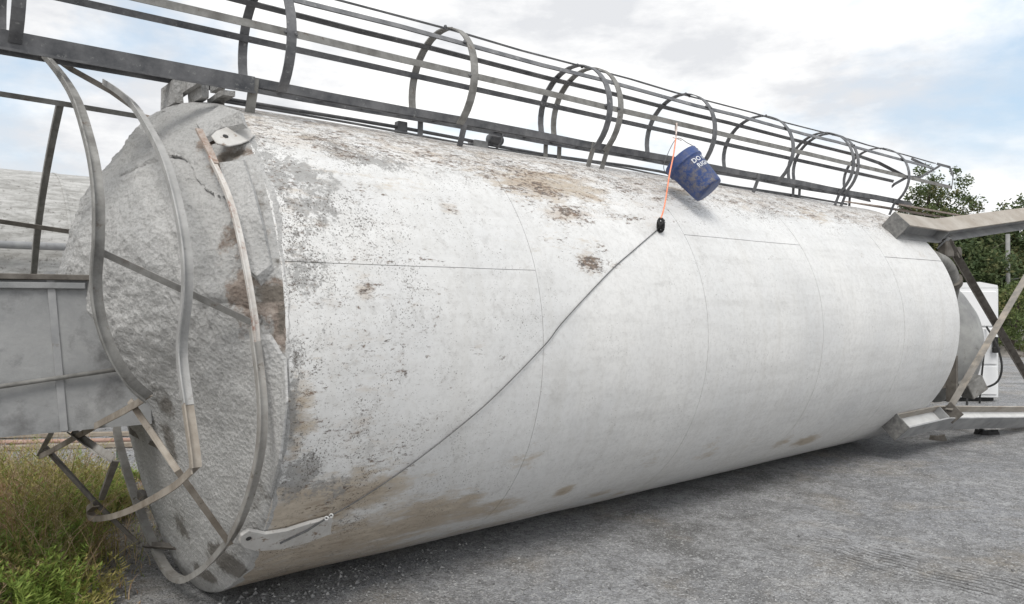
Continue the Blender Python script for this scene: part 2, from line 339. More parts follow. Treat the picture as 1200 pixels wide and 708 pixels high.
def spline(pts, k=6):
    pts = [Vector(p) for p in pts]; out = []
    for i in range(len(pts) - 1):
        p0, p1, p2, p3 = pts[max(i - 1, 0)], pts[i], pts[i + 1], pts[min(i + 2, len(pts) - 1)]
        for j in range(k):
            u = j / k; out.append(.5 * ((2 * p1) + (p2 - p0) * u + (2 * p0 - 5 * p1 + 4 * p2 - p3) * u * u + (3 * p1 - p0 - 3 * p2 + p3) * u ** 3))
    out.append(pts[-1]); return out

# ------------------------------------------------------------------ ground
def axis_steps(lo, hi, a, b, fine, grow=1.25):
    xs = []; x = a
    while x < b: xs.append(x); x += fine
    xs.append(b); s = fine; x = b
    while x < hi: s *= grow; x += s; xs.append(min(x, hi))
    s = fine; x = a
    while x > lo: s *= grow; x -= s; xs.insert(0, max(x, lo))
    return xs
def ground_h(x, y):
    p = Vector((x, y, 0)); v = Vector((x, y, 0)); nn = v.dot(NX) - DIST
    h = .045 * fbm(p * .5, 4) + .012 * fbm(p * 3.1 + Vector((4, 2, 0)), 4)
    k = smoothstep(.2, 1.2, abs(nn))              # trodden flat where the silo lies
    return h * k * .8 - .012 - .014 * k
gx = axis_steps(-700, 700, -5.2, 9, .075); gy = axis_steps(-60, 1400, 3.6, 13.5, .075)
g = MB(); soil = []; track = []
for y in gy:
    for x in gx:
        g.v.append((x, y, ground_h(x, y) if abs(x) < 60 and y < 60 else -.02))
        soil.append(smoothstep(-1.9, -3.2, x + .35 * fbm(Vector((x, y, 3)) * 1.3)) * smoothstep(8.6, 7.4, y) if -12 < x < 0 and y < 12 else 0)
for v in g.v:
    q = Vector((v[0], v[1], 0)) - ground_at(1120, 672); u_ = q.dot(Vector((.68, -.73, 0))); w_ = q.dot(Vector((.73, .68, 0)))
    track.append(smoothstep(1.3, .5, abs(u_)) * smoothstep(.34, .2, abs(w_)) if q.length < 3 else 0)
nxg = len(gx)
for j in range(len(gy) - 1):
    for i in range(nxg - 1): g.f.append((j * nxg + i, j * nxg + i + 1, (j + 1) * nxg + i + 1, (j + 1) * nxg + i)); g.mi.append(0)
g.at['soil'] = soil; g.at['track'] = track
ground = g.build('ground', 'ground', smooth=True, recalc=False); tag(ground, kind='structure', label='compacted grey gravel yard ground')

# loose crushed stone on it
st = MB(); tone = []
def stone(p, r, tn):
    vs = []
    for q in ((1, 0, 0), (-.5, .87, 0), (-.5, -.87, 0), (.2, .1, .8), (-.2, -.1, -.5)):
        vs.append(Vector(p) + Vector((q[0] * random.uniform(.6, 1.2), q[1] * random.uniform(.6, 1.2), q[2] * random.uniform(.5, 1.1))) * r)
    a = random.random() * 6.28; rot = Matrix.Rotation(a, 3, 'Z'); vs = [Vector(p) + rot @ (v - Vector(p)) for v in vs]
    st.poly(vs, [(0, 1, 3), (1, 2, 3), (2, 0, 3), (1, 0, 4), (2, 1, 4), (0, 2, 4)]); tone.extend([tn] * 5)
for k in range(30000):
    y = 3.9 + 9.5 * random.random() ** 1.7; x = random.uniform(-.75, .72) * y
    q = Vector((x, y, 0)); nn = q.dot(NX) - DIST; tt = q.dot(AX)
    if abs(nn) < .35 and 1.2 < tt < 10: continue
    coarse = smoothstep(.6, -1.6, x)
    if random.random() > .42 + .58 * coarse: continue
    r = random.uniform(.004, .010) * (1 + 1.1 * coarse * random.random()) * (2.0 if random.random() < .02 else 1)
    stone((x, y, ground_h(x, y) + r * .25), r, min(1, max(0, random.gauss(.42, .22) + (.5 if random.random() < .03 else 0))))
st.at['tone'] = tone
tag(st.build('gravel', 'stone', recalc=False), kind='stuff', label='loose crushed stone scattered over the yard')

# ------------------------------------------------------------------ the silo
silo = empty('cement_silo', None, tuple(AX * T0 + NX * DIST), math.atan2(AX.y, AX.x))
tag(silo, 'huge stained white steel silo lying on its side with cement crusted end', 'silo')

# shell: five courses of rolled plate, two plates each
def to_ta(px, py):
    p = at_shell(px, py, RAD); return p.x + T0, math.degrees(math.atan2(p.z - RAD, -p.y))
STAIN = {'rust': [], 'bare': [], 'soil': [], 'speck': []}
def stain(kind, px, py, lt, la, k=1.0):
    t, a = to_ta(px, py); STAIN[kind].append((t, a, lt, la, k))
for a in ((615, 215, .35, 8, .85), (575, 205, .35, 5, .7), (700, 232, .35, 4, .7), (655, 285, .25, 5, .6), (720, 250, .2, 4, .6), (880, 245, .3, 4, .6), (830, 236, .2, 4, .6), (985, 262, .2, 4, .6), (1010, 300, .1, 3, .6), (905, 300, .15, 4, .45), (560, 400, .08, 5, .55), (590, 420, .06, 4, .5), (470, 420, .1, 8, .5), (425, 400, .1, 8, .6), (460, 520, .1, 4, .6), (420, 500, .1, 4, .6), (540, 540, .1, 4, .5), (625, 205, .5, 6, .9), (640, 225, .30, 5, .9), (665, 252, .32, 4, 1), (690, 308, .14, 4, 1), (720, 312, .12, 2, .7), (605, 198, .30, 5, .8), (525, 242, .10, 4, .75), (735, 218, .30, 3, .7), (950, 252, .38, 5, .85),
          (792, 214, .30, 4, .95), (770, 235, .2, 3, .7), (428, 340, .07, 3, .9), (480, 352, .09, 2.5, .7), (640, 205, .3, 4, .8), (575, 185, .25, 4, .6), (905, 235, .3, 4, .5),
          (850, 240, .25, 3, .6), (345, 235, .06, 5, .7), (350, 470, .05, 4, .75), (346, 525, .04, 5, .75), (360, 575, .10, 3, .7), (480, 290, .08, 2, .5), (700, 290, .2, 3, .55)): stain('rust', *a)
for a in ((345, 205, .26, 8, .72), (365, 240, .20, 6, .68), (310, 178, .10, 7, .7), (430, 185, .4, 5, .7), (360, 290, .15, 10, .55), (372, 340, .12, 9, .5), (350, 310, .08, 10, .65), (345, 460, .05, 14, .7), (350, 560, .12, 6, .8), (380, 575, .2, 4, .7),
          (400, 170, .5, 4, .6), (560, 190, .6, 5, .45)): stain('bare', *a)
for a in ((400, 585, .45, 8, 1), (345, 600, .2, 10, 1), (500, 602, .4, 6, .95), (545, 588, .16, 4, .9), (430, 628, .8, 6, 1), (560, 600, .5, 6, .8), (660, 577, .10, 3, .95), (700, 580, .2, 3, .75), (725, 578, .1, 2, .7),
          (945, 516, .3, 4, .95), (915, 520, .2, 4, .7), (350, 480, .12, 10, .75), (1010, 500, .3, 4, .4), (640, 215, .7, 9, .8), (610, 540, .25, 9, .5), (760, 540, .3, 8, .45), (830, 530, .25, 8, .5), (880, 520, .2, 7, .45), (950, 250, .5, 6, .7), (650, 280, .5, 8, .4), (400, 210, .8, 8, .45),
          (800, 225, .5, 5, .6), (1075, 280, .25, 5, .6), (480, 560, .4, 6, .55), (520, 520, .3, 6, .35), (700, 560, .5, 8, .35), (700, 320, .3, 5, .4), (1080, 300, .15, 4, .5)): stain('soil', *a)
for a in ((360, 250, .5, 26, 1), (350, 420, .22, 30, 1), (600, 210, 1.3, 9, .8), (900, 240, 1.6, 7, .6), (430, 330, .5, 22, .7), (480, 600, .7, 10, .6), (760, 230, .7, 6, .7)): stain('speck', *a)
def stain_at(kind, t, a):
    s = .0
    for (bt, ba, lt, la, k) in STAIN[kind]:
        q = ((t - bt) / lt) ** 2 + ((a - ba) / la) ** 2
        if q < 9: s = max(s, k * math.exp(-q * .75))
    if kind == 'soil': s = max(s, .80 * smoothstep(-20, -46, a) * smoothstep(3.9, 1.9, t), .55 * smoothstep(-40, -62, a) * smoothstep(7.5, 3, t), .34 * smoothstep(-45, -70, a), .42 * smoothstep(40, 62, a) * smoothstep(6.5, 3, t))
    if kind == 'rust': s = max(.86 * s, .50 * smoothstep(22, 40, a) * smoothstep(2.6, 3.4, t) * smoothstep(6.2, 4.2, t), .60 * smoothstep(32, 52, a), .42 * smoothstep(3.6, 1.7, t))
    if kind == 'bare': s = max(s, .36 * smoothstep(2.8, 1.6, t) * smoothstep(-5, 25, a), .58 * smoothstep(42, 70, a) * smoothstep(6, 2.6, t), .22 * smoothstep(2.0, 1.5, t))
    if kind == 'speck': s = max(s, .74 * smoothstep(4.8, 1.6, t), .85 * smoothstep(22, 52, a), .28)
    return s
def plate(t0, t1, a0, a1):
    b = MB(); nt = max(3, int((t1 - t0) / .04)); na = max(3, int((a1 - a0) / 1.6)); G = .0014 + .00028 * t0; ga = math.degrees(G / RAD)
    for k in STAIN: b.at[k] = []
    th = .012
    def ring(inner):
        for i in range(nt + 1):
            t = t0 + G + (t1 - t0 - 2 * G) * i / nt
            for j in range(na + 1):
                a = a0 + ga + (a1 - a0 - 2 * ga) * j / na
                p = cyl(t, a, 1); w = .0065 * fbm(Vector((t * .9, math.sin(R_(a)) * 1.4, math.cos(R_(a)) * 1.4)), 3)
                r = RAD + w - (th if inner else 0)
                b.v.append(tuple(cyl(t, a, r)))
                for k in STAIN: b.at[k].append(stain_at(k, t, a) if -95 < a < 110 else 0)
    ring(False); ring(True); o = (nt + 1) * (na + 1); idx = lambda i, j: i * (na + 1) + j
    for i in range(nt):
        for j in range(na):
            b.f.append((idx(i, j), idx(i, j + 1), idx(i + 1, j + 1), idx(i + 1, j))); b.f.append((o + idx(i, j), o + idx(i + 1, j), o + idx(i + 1, j + 1), o + idx(i, j + 1))); b.mi += [0, 0]
    for i in range(nt):
        for j in (0, na): b.f.append((idx(i, j), idx(i + 1, j), o + idx(i + 1, j), o + idx(i, j))); b.mi.append(0)
    for j in range(na):
        for i in (0, nt): b.f.append((idx(i, j), idx(i, j + 1), o + idx(i, j + 1), o + idx(i, j))); b.mi.append(0)
    ob = b.build('shell_plate', 'shell', silo, smooth=True, recalc=True)
    ob.data.set_sharp_from_angle(angle=R_(35)); ob.data.update()
    return ob
TS = [1.4625, 3.11, 4.77, 6.456, 8.076, 9.5]
SEAM = [18.2, -64, 31.9, -70, 29.8]
for k in range(5):
    a = SEAM[k]; plate(TS[k], TS[k + 1], a, a + 180); plate(TS[k], TS[k + 1], a - 180, a)
b = MB(); b.lathe([(0, 1.47), (TS[-1] - TS[0] - .03, 1.47)], L(TS[0] + .015, 0, 0), Vector((1, 0, 0)), 96)
b.build('inner_liner', 'inner', silo, smooth=False)

# the crusted roof end
def roof_t(r, a):
    z = r * math.sin(a); n = -r * math.cos(a); q = r / RAD
    t = TS[0] - .40 * (1 - q) - .045 * (1 - q ** 10)
    heap = smoothstep(-.55, .50, z + .12 * n) * (1 - q ** 3.5) ** .85
    t -= .40 * heap + .05 * smoothstep(1.0, 1.42, z) * (1 - q ** 12)
    return t
def at_roof(px, py, off=0):
    t = .5
    while t < 1.47:
        p = at_t(px, py, t); r = math.hypot(p.y, p.z - RAD)
        if r <= RAD and t >= roof_t(r, math.atan2(p.z - RAD, -p.y)): return at_t(px, py, t - off)
        t += .004
    return at_t(px, py, 1.44 - off)
rf = MB(); NR, NA = 150, 420; brown, dark = [], []
BR = [(285, 330, .05, .22, 1), (278, 270, .04, .16, .9), (290, 370, .06, .12, .9), (322, 350, .05, .14, 1.0), (326, 385, .05, .1, 1), (245, 165, .05, .07, .9), (255, 190, .04, .08, .8), (262, 120, .1, .04, .5), (282, 178, .07, .05, 1)]
DK = [(190, 470, .12, .12, .7), (200, 520, .10, .18, .7), (262, 655, .14, .10, 1.3), (275, 662, .10, .08, 1.3), (245, 675, .12, .05, 1.2), (320, 345, .05, .05, 1.2), (330, 370, .03, .1, .9), (272, 182, .05, .04, 1.1), (215, 620, .12, .14, .7), (235, 670, .1, .06, .9)]  # mud low on the rim, plus shade painted beside the housing and in cavities
CEN = {}
def near(p, lst, t_):
    s = 0
    for (px, py, w, h, k) in lst:
        c = t_.setdefault((px, py), None) or t_.__setitem__((px, py), at_roof(px, py)) or t_[(px, py)]; s = max(s, k * math.exp(-.8 * (((p.y - c.y) / max(w, .02)) ** 2 + ((p.z - c.z) / h) ** 2)))
    return s
for i in range(NR + 1):
    r = RAD * (i / NR) ** .8
    for j in range(NA):
        a = 2 * math.pi * j / NA; t = roof_t(r, a); p = L(t, -r * math.cos(a), r * math.sin(a))
        q = r / RAD; up = smoothstep(-.6, .5, r * math.sin(a))
        P3 = Vector((p.x, p.y, p.z))
        k = 1 - q ** 14
        dsp = (.040 * fbm(P3 * 2.4, 5) + .016 * abs(fbm(P3 * 9 + Vector((3, 1, 7)), 4)) + .008 * fbm(P3 * 26, 3)) * (.30 + .70 * up)
        ck = abs(noise.noise(P3 * 1.6 + Vector((9, 4, 1))))
        if ck < .016: dsp -= .03 * (1 - ck / .016) * up
        bw = near(p, BR, CEN); dk = max(near(p, DK, CEN), .52 * smoothstep(.90, .95, q) * smoothstep(.5, 0, abs(p.z - RAD) - .7))
        dsp -= .05 * smoothstep(.55, .75, bw + .25 * fbm(P3 * 9, 4))
        p = p + Vector((-dsp * (.35 + .65 * k), 0, 0)) + Vector((0, -math.cos(a), math.sin(a))) * (dsp * .22 * k + .035 * smoothstep(1.15, 1.45, r * math.sin(a)) * (1 - q ** 30))
        rf.v.append(tuple(p)); brown.append(bw); dark.append(dk)
for j in range(NA):                                   # return lip lapping the shell plate
    a = 2 * math.pi * j / NA; w = .012 + .05 * abs(fbm(Vector((math.cos(a) * 4, math.sin(a) * 4, 5)), 6)) + .05 * max(0, math.sin(a) - .5)
    rf.v.append(tuple(L(TS[0] + w, -math.cos(a) * 1.5035, math.sin(a) * 1.5035))); brown.append(0); dark.append(0)
for j in range(NA):
    a = 2 * math.pi * j / NA; rf.v.append(tuple(L(TS[0] + .02, -math.cos(a) * 1.47, math.sin(a) * 1.47))); brown.append(0); dark.append(1)
for i in range(NR + 2):
    for j in range(NA): rf.f.append((i * NA + j, i * NA + (j + 1) % NA, (i + 1) * NA + (j + 1) % NA, (i + 1) * NA + j)); rf.mi.append(0)
rf.at['brown'] = brown; rf.at['dark'] = dark
roof_o = tag(rf.build('roof', 'crust', silo, smooth=True), 'domed end buried under lumpy grey cement'); roof_o.data.set_sharp_from_angle(angle=R_(48))

# thick slabs of set cement over the edge of the roof
def slab(pix, t_, th, name='cement_slab', m='crust'):
    b = MB(); pts = [at_roof(x, y, .004) for x, y, q in pix]
    c = sum(pts, Vector()) / len(pts); nrm = (pts[1] - pts[0]).cross(pts[2] - pts[0]).normalized()
    if nrm.dot(Vector((-.5, -1, .2))) < 0: nrm = -nrm
    top = [p + nrm * th * random.uniform(.7, 1.2) + (c - p) * .06 for p in pts]; n = len(pts)
    vs = pts + top + [c + nrm * th * 1.35]
    fs = [(i, (i + 1) % n, n + (i + 1) % n, n + i) for i in range(n)] + [(n + i, n + (i + 1) % n, 2 * n) for i in range(n)]
    b.poly(vs, fs); b.at['brown'] = [0.] * len(b.v); b.at['dark'] = [0.] * len(b.v)
    return b.build(name, m, silo)
slab([(258, 192, 0), (287, 188, 0), (300, 225, 0), (312, 270, 0), (322, 318, 0), (306, 335, 0), (292, 322, 0), (280, 270, 0), (268, 225, 0)], 1.415, .045)
slab([(232, 150, 0), (262, 128, 0), (286, 135, 0), (290, 150, 0), (262, 158, 0), (243, 168, 0)], 1.40, .03)
slab([(300, 392, 0), (318, 392, 0), (336, 420, 0), (338, 470, 0), (330, 540, 0), (318, 585, 0), (305, 560, 0), (310, 480, 0)], 1.425, .018)

# lifting lugs
def lug(pix, hole, top=1.528, name='lifting_lug'):
    b = MB(); out = [at_shell(x, y, 1.505) for x, y in pix]; c = sum(out, Vector()) / len(out); n = len(out); vs = []
    for r in (1.506, top):
        for p in out:
            q = Vector((0, p.y, p.z - RAD)); q = q.normalized() * r; vs.append(Vector((p.x, q.y, q.z + RAD)))
    fs = [tuple(range(n)), tuple(n + i for i in range(n))] + [(i, (i + 1) % n, n + (i + 1) % n, n + i) for i in range(n)]
    b.poly(vs, fs); o = b.build(name, 'lug', silo, bevel=.003)
    h = MB(); p = at_shell(hole[0], hole[1], top - .006); d_ = Vector((0, p.y, p.z - RAD)).normalized(); h.lathe([(0, .014), (.009, .014)], p, d_, 14); h.build('lug_hole', 'inner', o)
    return o
lug([(281, 624), (290, 618), (310, 622), (335, 618), (360, 610), (388, 603), (386, 622), (360, 632), (330, 640), (300, 642), (285, 638), (279, 632)], (291, 630))
lug([(247, 161), (253, 155), (264, 151), (276, 150), (290, 154), (298, 160), (292, 166), (282, 170), (268, 173), (254, 170)], (264, 161), 1.516)

# ---------------- guard rail of bent flat bar round the roof end
XA, YA, ZA = Vector((1, 0, 0)), Vector((0, 1, 0)), Vector((0, 0, 1))
guard = empty('guard_rail', silo); tag(guard, 'bent guard rail hoops round the crusted end')
def ring(pts, m='rail_steel', w=.05, h=.034, name='rail_hoop', k=5):
    b = MB(); b.sweep(spline([at_t(*p) for p in pts], k), angle(w, h), Vector((1, 0, 0))); return b.build(name, m, guard)
def post(pts, m='rail_steel', w=.042, h=.03, name='post', ref=Vector((.2, .9, .4)), k=1):
    b = MB(); P = [at_t(*p) for p in pts]; b.sweep(spline(P, k) if k > 1 else P, angle(w, h), ref); return b.build(name, m, guard)
b = MB(); b.sweep(spline([at_roof(x, y, .05) for x, y in ((247, 186), (258, 208), (268, 232), (277, 262), (285, 298), (292, 335), (298, 372), (301, 400))], 4), angle(.032, .02), XA); b.build('rail_hoop', 'white_crust', guard)
b = MB(); b.sweep(spline([at_roof(x, y, .05) for x, y in ((233, 152), (240, 166), (248, 182), (252, 192))], 4), flat(.034, .014), XA); b.build('rail_hoop', 'rusty', guard)
ring([(297, 385, 1.34), (303, 430, 1.34), (307, 475, 1.34), (305, 525, 1.34), (293, 578, 1.34), (277, 618, 1.34), (262, 640, 1.34), (240, 663, 1.33), (215, 676, 1.32), (196, 665, 1.31), (177, 628, 1.30), (157, 575, 1.29), (142, 525, 1.28), (137, 500, 1.28)])
ring([(125, 100, 1.0), (148, 116, 1.0), (166, 138, 1.0), (190, 182, 1.0), (206, 232, 1.0), (217, 290, 1.0), (219, 340, 1.0), (213, 400, 1.0), (214, 432, 1.0), (220, 475, 1.0)], 'bar_grey')
ring([(219, 470, 1.0), (223, 498, 1.0), (228, 535, 1.0), (229, 548, 1.0)], 'tan_bar')
ring([(229, 546, 1.0), (212, 562, 1.0), (190, 576, 1.0), (160, 592, 1.0), (132, 602, 1.0), (112, 604, .99), (106, 600, .98), (112, 594, .97)], 'tan_bar', .042)
ring([(20, 42, .64), (50, 64, .66), (84, 108, .68), (104, 165, .68), (114, 222, .68), (115, 280, .68), (112, 330, .68), (117, 372, .70), (131, 412, .75), (152, 445, .83), (174, 464, .92)], 'steel')
ring([(173, 463, .92), (150, 477, .90), (120, 493, .87), (85, 513, .84), (60, 527, .81), (49, 532, .80)], 'tan_bar', .042)
ring([(71, 118, .80), (61, 165, .80), (51, 220, .80), (44, 270, .80), (39, 322, .80)], 'steel', .045)
post([(114, 296, .69), (205, 338, 1.0), (292, 379, 1.33)], 'steel')
post([(153, 473, .90), (205, 552, 1.01), (266, 637, 1.33)], 'tan_bar')
post([(52, 524, .80), (112, 590, 1.0), (162, 638, 1.2)], 'dark_bar')
post([(172, 639, 1.27), (209, 641, 1.37)], 'dark_bar')
post([(49, 532, .80), (64, 505, .82)], 'rail_steel')
post([(86, 506, .84), (108, 522, .86), (133, 538, .88)], 'rail_steel', k=3)
post([(133, 536, .88), (116, 582, .92)], 'dark_bar')
post([(30, 46, .60), (80, 82, .85), (130, 110, 1.08), (165, 135, 1.24)], 'dark_bar', .05, .035)
post([(165, 135, 1.24), (185, 141, 1.31), (206, 149, 1.38)], 'rusty', .05, .02)
def npost(pts, m, w=.045, h=.03):
    b = MB(); b.sweep([at_n(*p) for p in pts], angle(w, h), Vector((.2, .9, .4))); return b.build('post', m, guard)
npost([(-60, 103, .1), (80, 125, .1), (165, 139, .1)], 'steel')
npost([(-60, 251, .9), (0, 261, .9), (82, 273, .9)], 'dark_bar')
b = MB(); p = at_t(168, 582, 1.3); b.box(p, Vector((1, 0, 0)), Vector((0, 1, 0)), Vector((0, 0, 1)), .02, .09, .03); b.build('gusset', 'dark_bar', guard, bevel=.003)

# ---------------- filter housing on the roof end
def rough_box(a, b_, div, amp):
    a, b_ = Vector(a), Vector(b_); bm = bmesh.new(); bmesh.ops.create_cube(bm, size=1)
    for v in bm.verts: v.co = Vector((a[i] + (v.co[i] + .5) * (b_[i] - a[i]) for i in range(3)))
    bmesh.ops.subdivide_edges(bm, edges=list(bm.edges), cuts=div, use_grid_fill=True)
    for v in bm.verts: v.co += Vector((fbm(v.co * 3, 4), fbm(v.co * 3 + Vector((5, 0, 0)), 4), fbm(v.co * 3 + Vector((0, 7, 0)), 4))) * amp
    m = MB(); m.poly([v.co for v in bm.verts], [[v.index for v in f.verts] for f in bm.faces]); bm.free(); return m
house = rough_box(L(-1.3, -.40, -.415), L(1.135, .42, .385), 22, .006).build('filter_housing', 'box_grey', silo, smooth=False)
tag(house, 'grey square filter housing bolted to the crusted end')
n_ = rough_box(L(1.02, -.385, -.40), L(1.42, .38, .30), 8, .005); n_.build('neck', 'box_grey', house)
n_ = rough_box(L(1.175, -.37, -.57), L(1.46, .3, -.42), 8, .006); n_.build('shade_block', 'dark_bar', house)  # dark block added where the housing's contact shadow falls on the roof
b = MB(); b.abox(L(-1.3, -.43, .385), L(.86, .45, .415)); b.build('lip', 'dark_bar', house, bevel=.004)
b = MB(); b.abox(L(-1.3, -.425, .340), L(.80, -.404, .372)); b.build('lip', 'box_grey', house, bevel=.003)
b = MB(); p0, p1 = at_n(59, 328, -.405), at_n(75, 505, -.405); b.sweep([p0, p1], flat(.035, .012), YA.cross(p1 - p0)); b.build('seam_strip', 'leg_grey', house)
b = MB(); b.tube([at_n(-80, 464, -.43), at_n(0, 453, -.43), at_n(137, 433, -.43)], .012, 10); b.build('rod', 'steel', house, smooth=True)
b = MB(); p = at_n(58, 322, -.35); b.box(p, XA, YA, ZA, .02, .05, .015); b.build('strap_end', 'leg_grey', house)
b = MB(); p = at_n(148, 434, -.41); b.box(p, XA, YA, ZA, .03, .02, .014); b.build('rod_end', 'steel', house, bevel=.003)

# ---------------- caged ladder along the top
PHI = R_(13); LR = 1.645; HR = .40; HO = .24; LW = .28
U = Vector((0, -math.sin(PHI), math.cos(PHI))); V = Vector((0, -math.cos(PHI), -math.sin(PHI)))
def lad(t, rad, lat): return Vector((t - T0, 0, RAD)) + U * rad + V * lat
ladder = empty('ladder', silo); tag(ladder, 'long grey access ladder standing off the shell')
for s in (1, -1):
    P = [lad(-1.2 + k * .55, LR + .004 * math.sin(k * 1.7), s * LW + .006 * math.sin(k * .8 + s)) for k in range(21)] + [lad(10.25, LR - .01, s * LW)]
    b = MB(); b.sweep(P, [(-.030, 0), (.030, 0), (.030, s * .010), (-.022, s * .010), (-.022, s * -.03), (-.030, s * -.03)], U); b.build('rail', 'ladder_steel', ladder)
    b = MB(); b.sweep([lad(-1.2, LR - .012, s * (LW + .018)), lad(.4, LR - .012, s * (LW + .018)), lad(1.62, LR - .012, s * (LW + .018))], [(-.048, 0), (.046, 0), (.046, s * .012), (-.036, s * .012), (-.036, s * .045), (-.048, s * .045)], U)
    b.build('rail_extension', 'ladder_steel', ladder)
rung_me = None
for k in range(37):
    t = -1.05 + k * .3048
    if rung_me is None:
        b = MB(); b.tube([lad(t, LR, -LW + .005), lad(t, LR, LW - .005)], .011, 8); rung_me = b.build('rung', 'ladder_steel', ladder, smooth=True); t_first = t
    else:
        o = rung_me.copy(); C.objects.link(o); o.location = rung_me.location + Vector((t - t_first, 0, 0))
BT = [1.62, 3.12, 4.40, 4.56, 6.75, 8.38, 8.52, 9.75]
for t in BT:
    for s in (1, -1):
        b = MB(); a0 = lad(t, LR - .028, s * (LW + .014)); q = (a0 - Vector((a0.x, 0, RAD))); foot = Vector((a0.x, 0, RAD)) + q.normalized() * (1.492)
        foot2 = foot + V * (.0)
        top = lad(t, LR + .028, s * (LW + .014))
        w = .055 if t < 2 else .042
        b.sweep([top, a0, foot2], flat(w, .012), XA); b.build('standoff', 'steel' if t in (4.40, 4.56, 1.62) else 'ladder_steel', ladder)
# cement covered footings at the roof edge
def crusted(pix, m='crust'):
    (x0, y0, x1, y1, t_, dp) = pix; a = at_t(x0, y1, t_); c = at_t(x1, y0, t_)
    m_ = rough_box((a.x - dp, min(a.y, c.y), a.z), (a.x + dp, max(a.y, c.y), c.z), 5, .008)
    m_.at['brown'] = [0.] * len(m_.v); m_.at['dark'] = [.35] * len(m_.v)
    return m_.build('cement_footing', m, ladder)
crusted((194, 93, 209, 132, 1.34, .025)); crusted((224, 82, 240, 124, 1.42, .022)); crusted((203, 96, 236, 105, 1.38, .016)); crusted((249, 106, 268, 124, 1.52, .035)); crusted((250, 84, 266, 110, 1.56, .02))

cage = empty('ladder_cage', silo); tag(cage, 'round hoops and long straps of the ladder cage')
HC = LR + HO
def hoop_pts(t, a0=-131, a1=131, k=30, sq=1, tl=0):
    out = []
    for i in range(k + 1):
        a = R_(a0 + (a1 - a0) * i / k); out.append(lad(t + tl * math.cos(a), HC + HR * sq * math.cos(a), HR * math.sin(a) * (1 if sq == 1 else 1.04)))
    return out
HT = [.46, 1.78, 3.08, 4.40, 4.54, 5.79, 7.08, 8.36, 8.47, 9.73]
for i, t in enumerate(HT):
    b = MB(); b.sweep(hoop_pts(t, sq=1 if i % 3 else .985, tl=random.uniform(-.015, .015)), flat(.058, .009), XA); b.build('hoop', 'steel' if i in (2, 4) else 'ladder_steel', cage)
for a, m in ((80, 'steel'), (45, 'ladder_steel'), (0, 'ladder_steel'), (-45, 'ladder_steel'), (-80, 'ladder_steel')):
    q = R_(a); rr = HR - .012
    def sp(t, dr=0, dl=0): return lad(t, HC + (rr + dr) * math.cos(q), (rr + dr) * math.sin(q) + dl)
    P = [sp(-1.2 + .62 * k, .006 * math.sin(k * 2.1 + a)) for k in range(18)]
    if a == 80: P += [sp(10.2), sp(11.1, 0, .0)]
    elif a == -45: P = [p for p in P if p.x + T0 < 8.6] + [sp(9.1), sp(9.65)] + [at_n(1030, 191, -.5), at_n(1063, 208, -.62)]
    elif a == -80: P = P + [sp(10.4, -.01), sp(10.95, -.04)]
    elif a == 0: P += [sp(10.4), sp(11.3, -.005)]
    else: P += [sp(10.3, -.005), sp(10.7, -.01)]
    b = MB(); c0 = lad(0, HC, 0); ref = (sp(0) - c0); ref = V * math.cos(q) - U * math.sin(q)
    b.sweep(P, flat(.042, .008), ref); b.build('strap', m, cage)
for pts in (((1060, 207, -.62), (1078, 208, -.62), (1092, 200, -.55), (1102, 194, -.5)), ((1068, 186, -.42), (1091, 197, -.5)), ((1098, 192, -.48), (1113, 196, -.7), (1117, 207, -.8), (1115, 222, -.82)),
            ((1045, 219, -.45), (1048, 216, -.5), (1064, 207, -.62))):
    b = MB(); b.sweep([at_n(*p) for p in pts], flat(.035, .007), U); b.build('bent_strap', 'ladder_steel', cage)

b = MB()
for t in HT:
    for a in (80, 45, 0, -45, -80):
        q = R_(a); p = lad(t + random.uniform(-.012, .012), HC + (HR - .006) * math.cos(q), (HR - .006) * math.sin(q))
        for dx in (-.03, .03):
            b.lathe([(-.012, .004), (-.006, .011), (.006, .011), (.012, .004)], p + Vector((dx, random.uniform(-.01, .01), random.uniform(-.01, .01))), Vector((random.uniform(-1, 1), random.uniform(-1, 1), 1)), 6)
b.build('weld_lumps', 'ladder_steel', cage)['kind'] = 'stuff'

# rusted walkway sheets at the far end of the ladder
b = MB(); b.box(lad(10.7, LR - .09, 0), XA, V, U, 1.2, .24, .008); b.build('kick_plate', 'rusty', ladder)
b = MB(); b.box(lad(10.9, LR - .03, .26), XA, V, U, 1.0, .05, .01); b.build('kick_plate', 'rusty', ladder)

# conduits behind the ladder
cd = empty('conduit_run', silo)
for (z_, n0, r_, ph) in ((1.585, -.02, .014, 0), (1.553, -.05, .009, 1.3)):
    b = MB(); b.tube([L(1.62 + .48 * k, n0 + .02 * math.sin(k * 1.3 + ph), z_ - .005 * k * .3 + .010 * math.sin(k * .9 + ph)) for k in range(18)], r_, 8); b.build('conduit', 'ladder_steel', cd, smooth=True)
b = MB(); p = at_n(580, 164, -.02); b.lathe([(-.07, .035), (-.06, .042), (.06, .042), (.07, .035)], p, XA, 14); b.build('junction', 'ladder_steel', cd, smooth=True)
b = MB(); b.tube([p + Vector((.02 * math.sin(a), -.10 * math.cos(a), .09 * math.sin(a))) for a in [2 * math.pi * k / 20 for k in range(20)]], .008, 8, closed=True); b.build('cable_loop', 'ladder_steel', cd, smooth=True)
b = MB(); b.box(at_n(560, 170, -.02), XA, YA, ZA, .07, .05, .03); b.build('conduit_block', 'box_grey', cd, bevel=.006)
for px_, py_ in ((470, 150),):
    b = MB(); p = at_n(px_, py_, -.03); b.box(p, XA, YA, ZA, .04, .03, .045); b.build('conduit_clamp', 'ladder_steel', cd, bevel=.004)

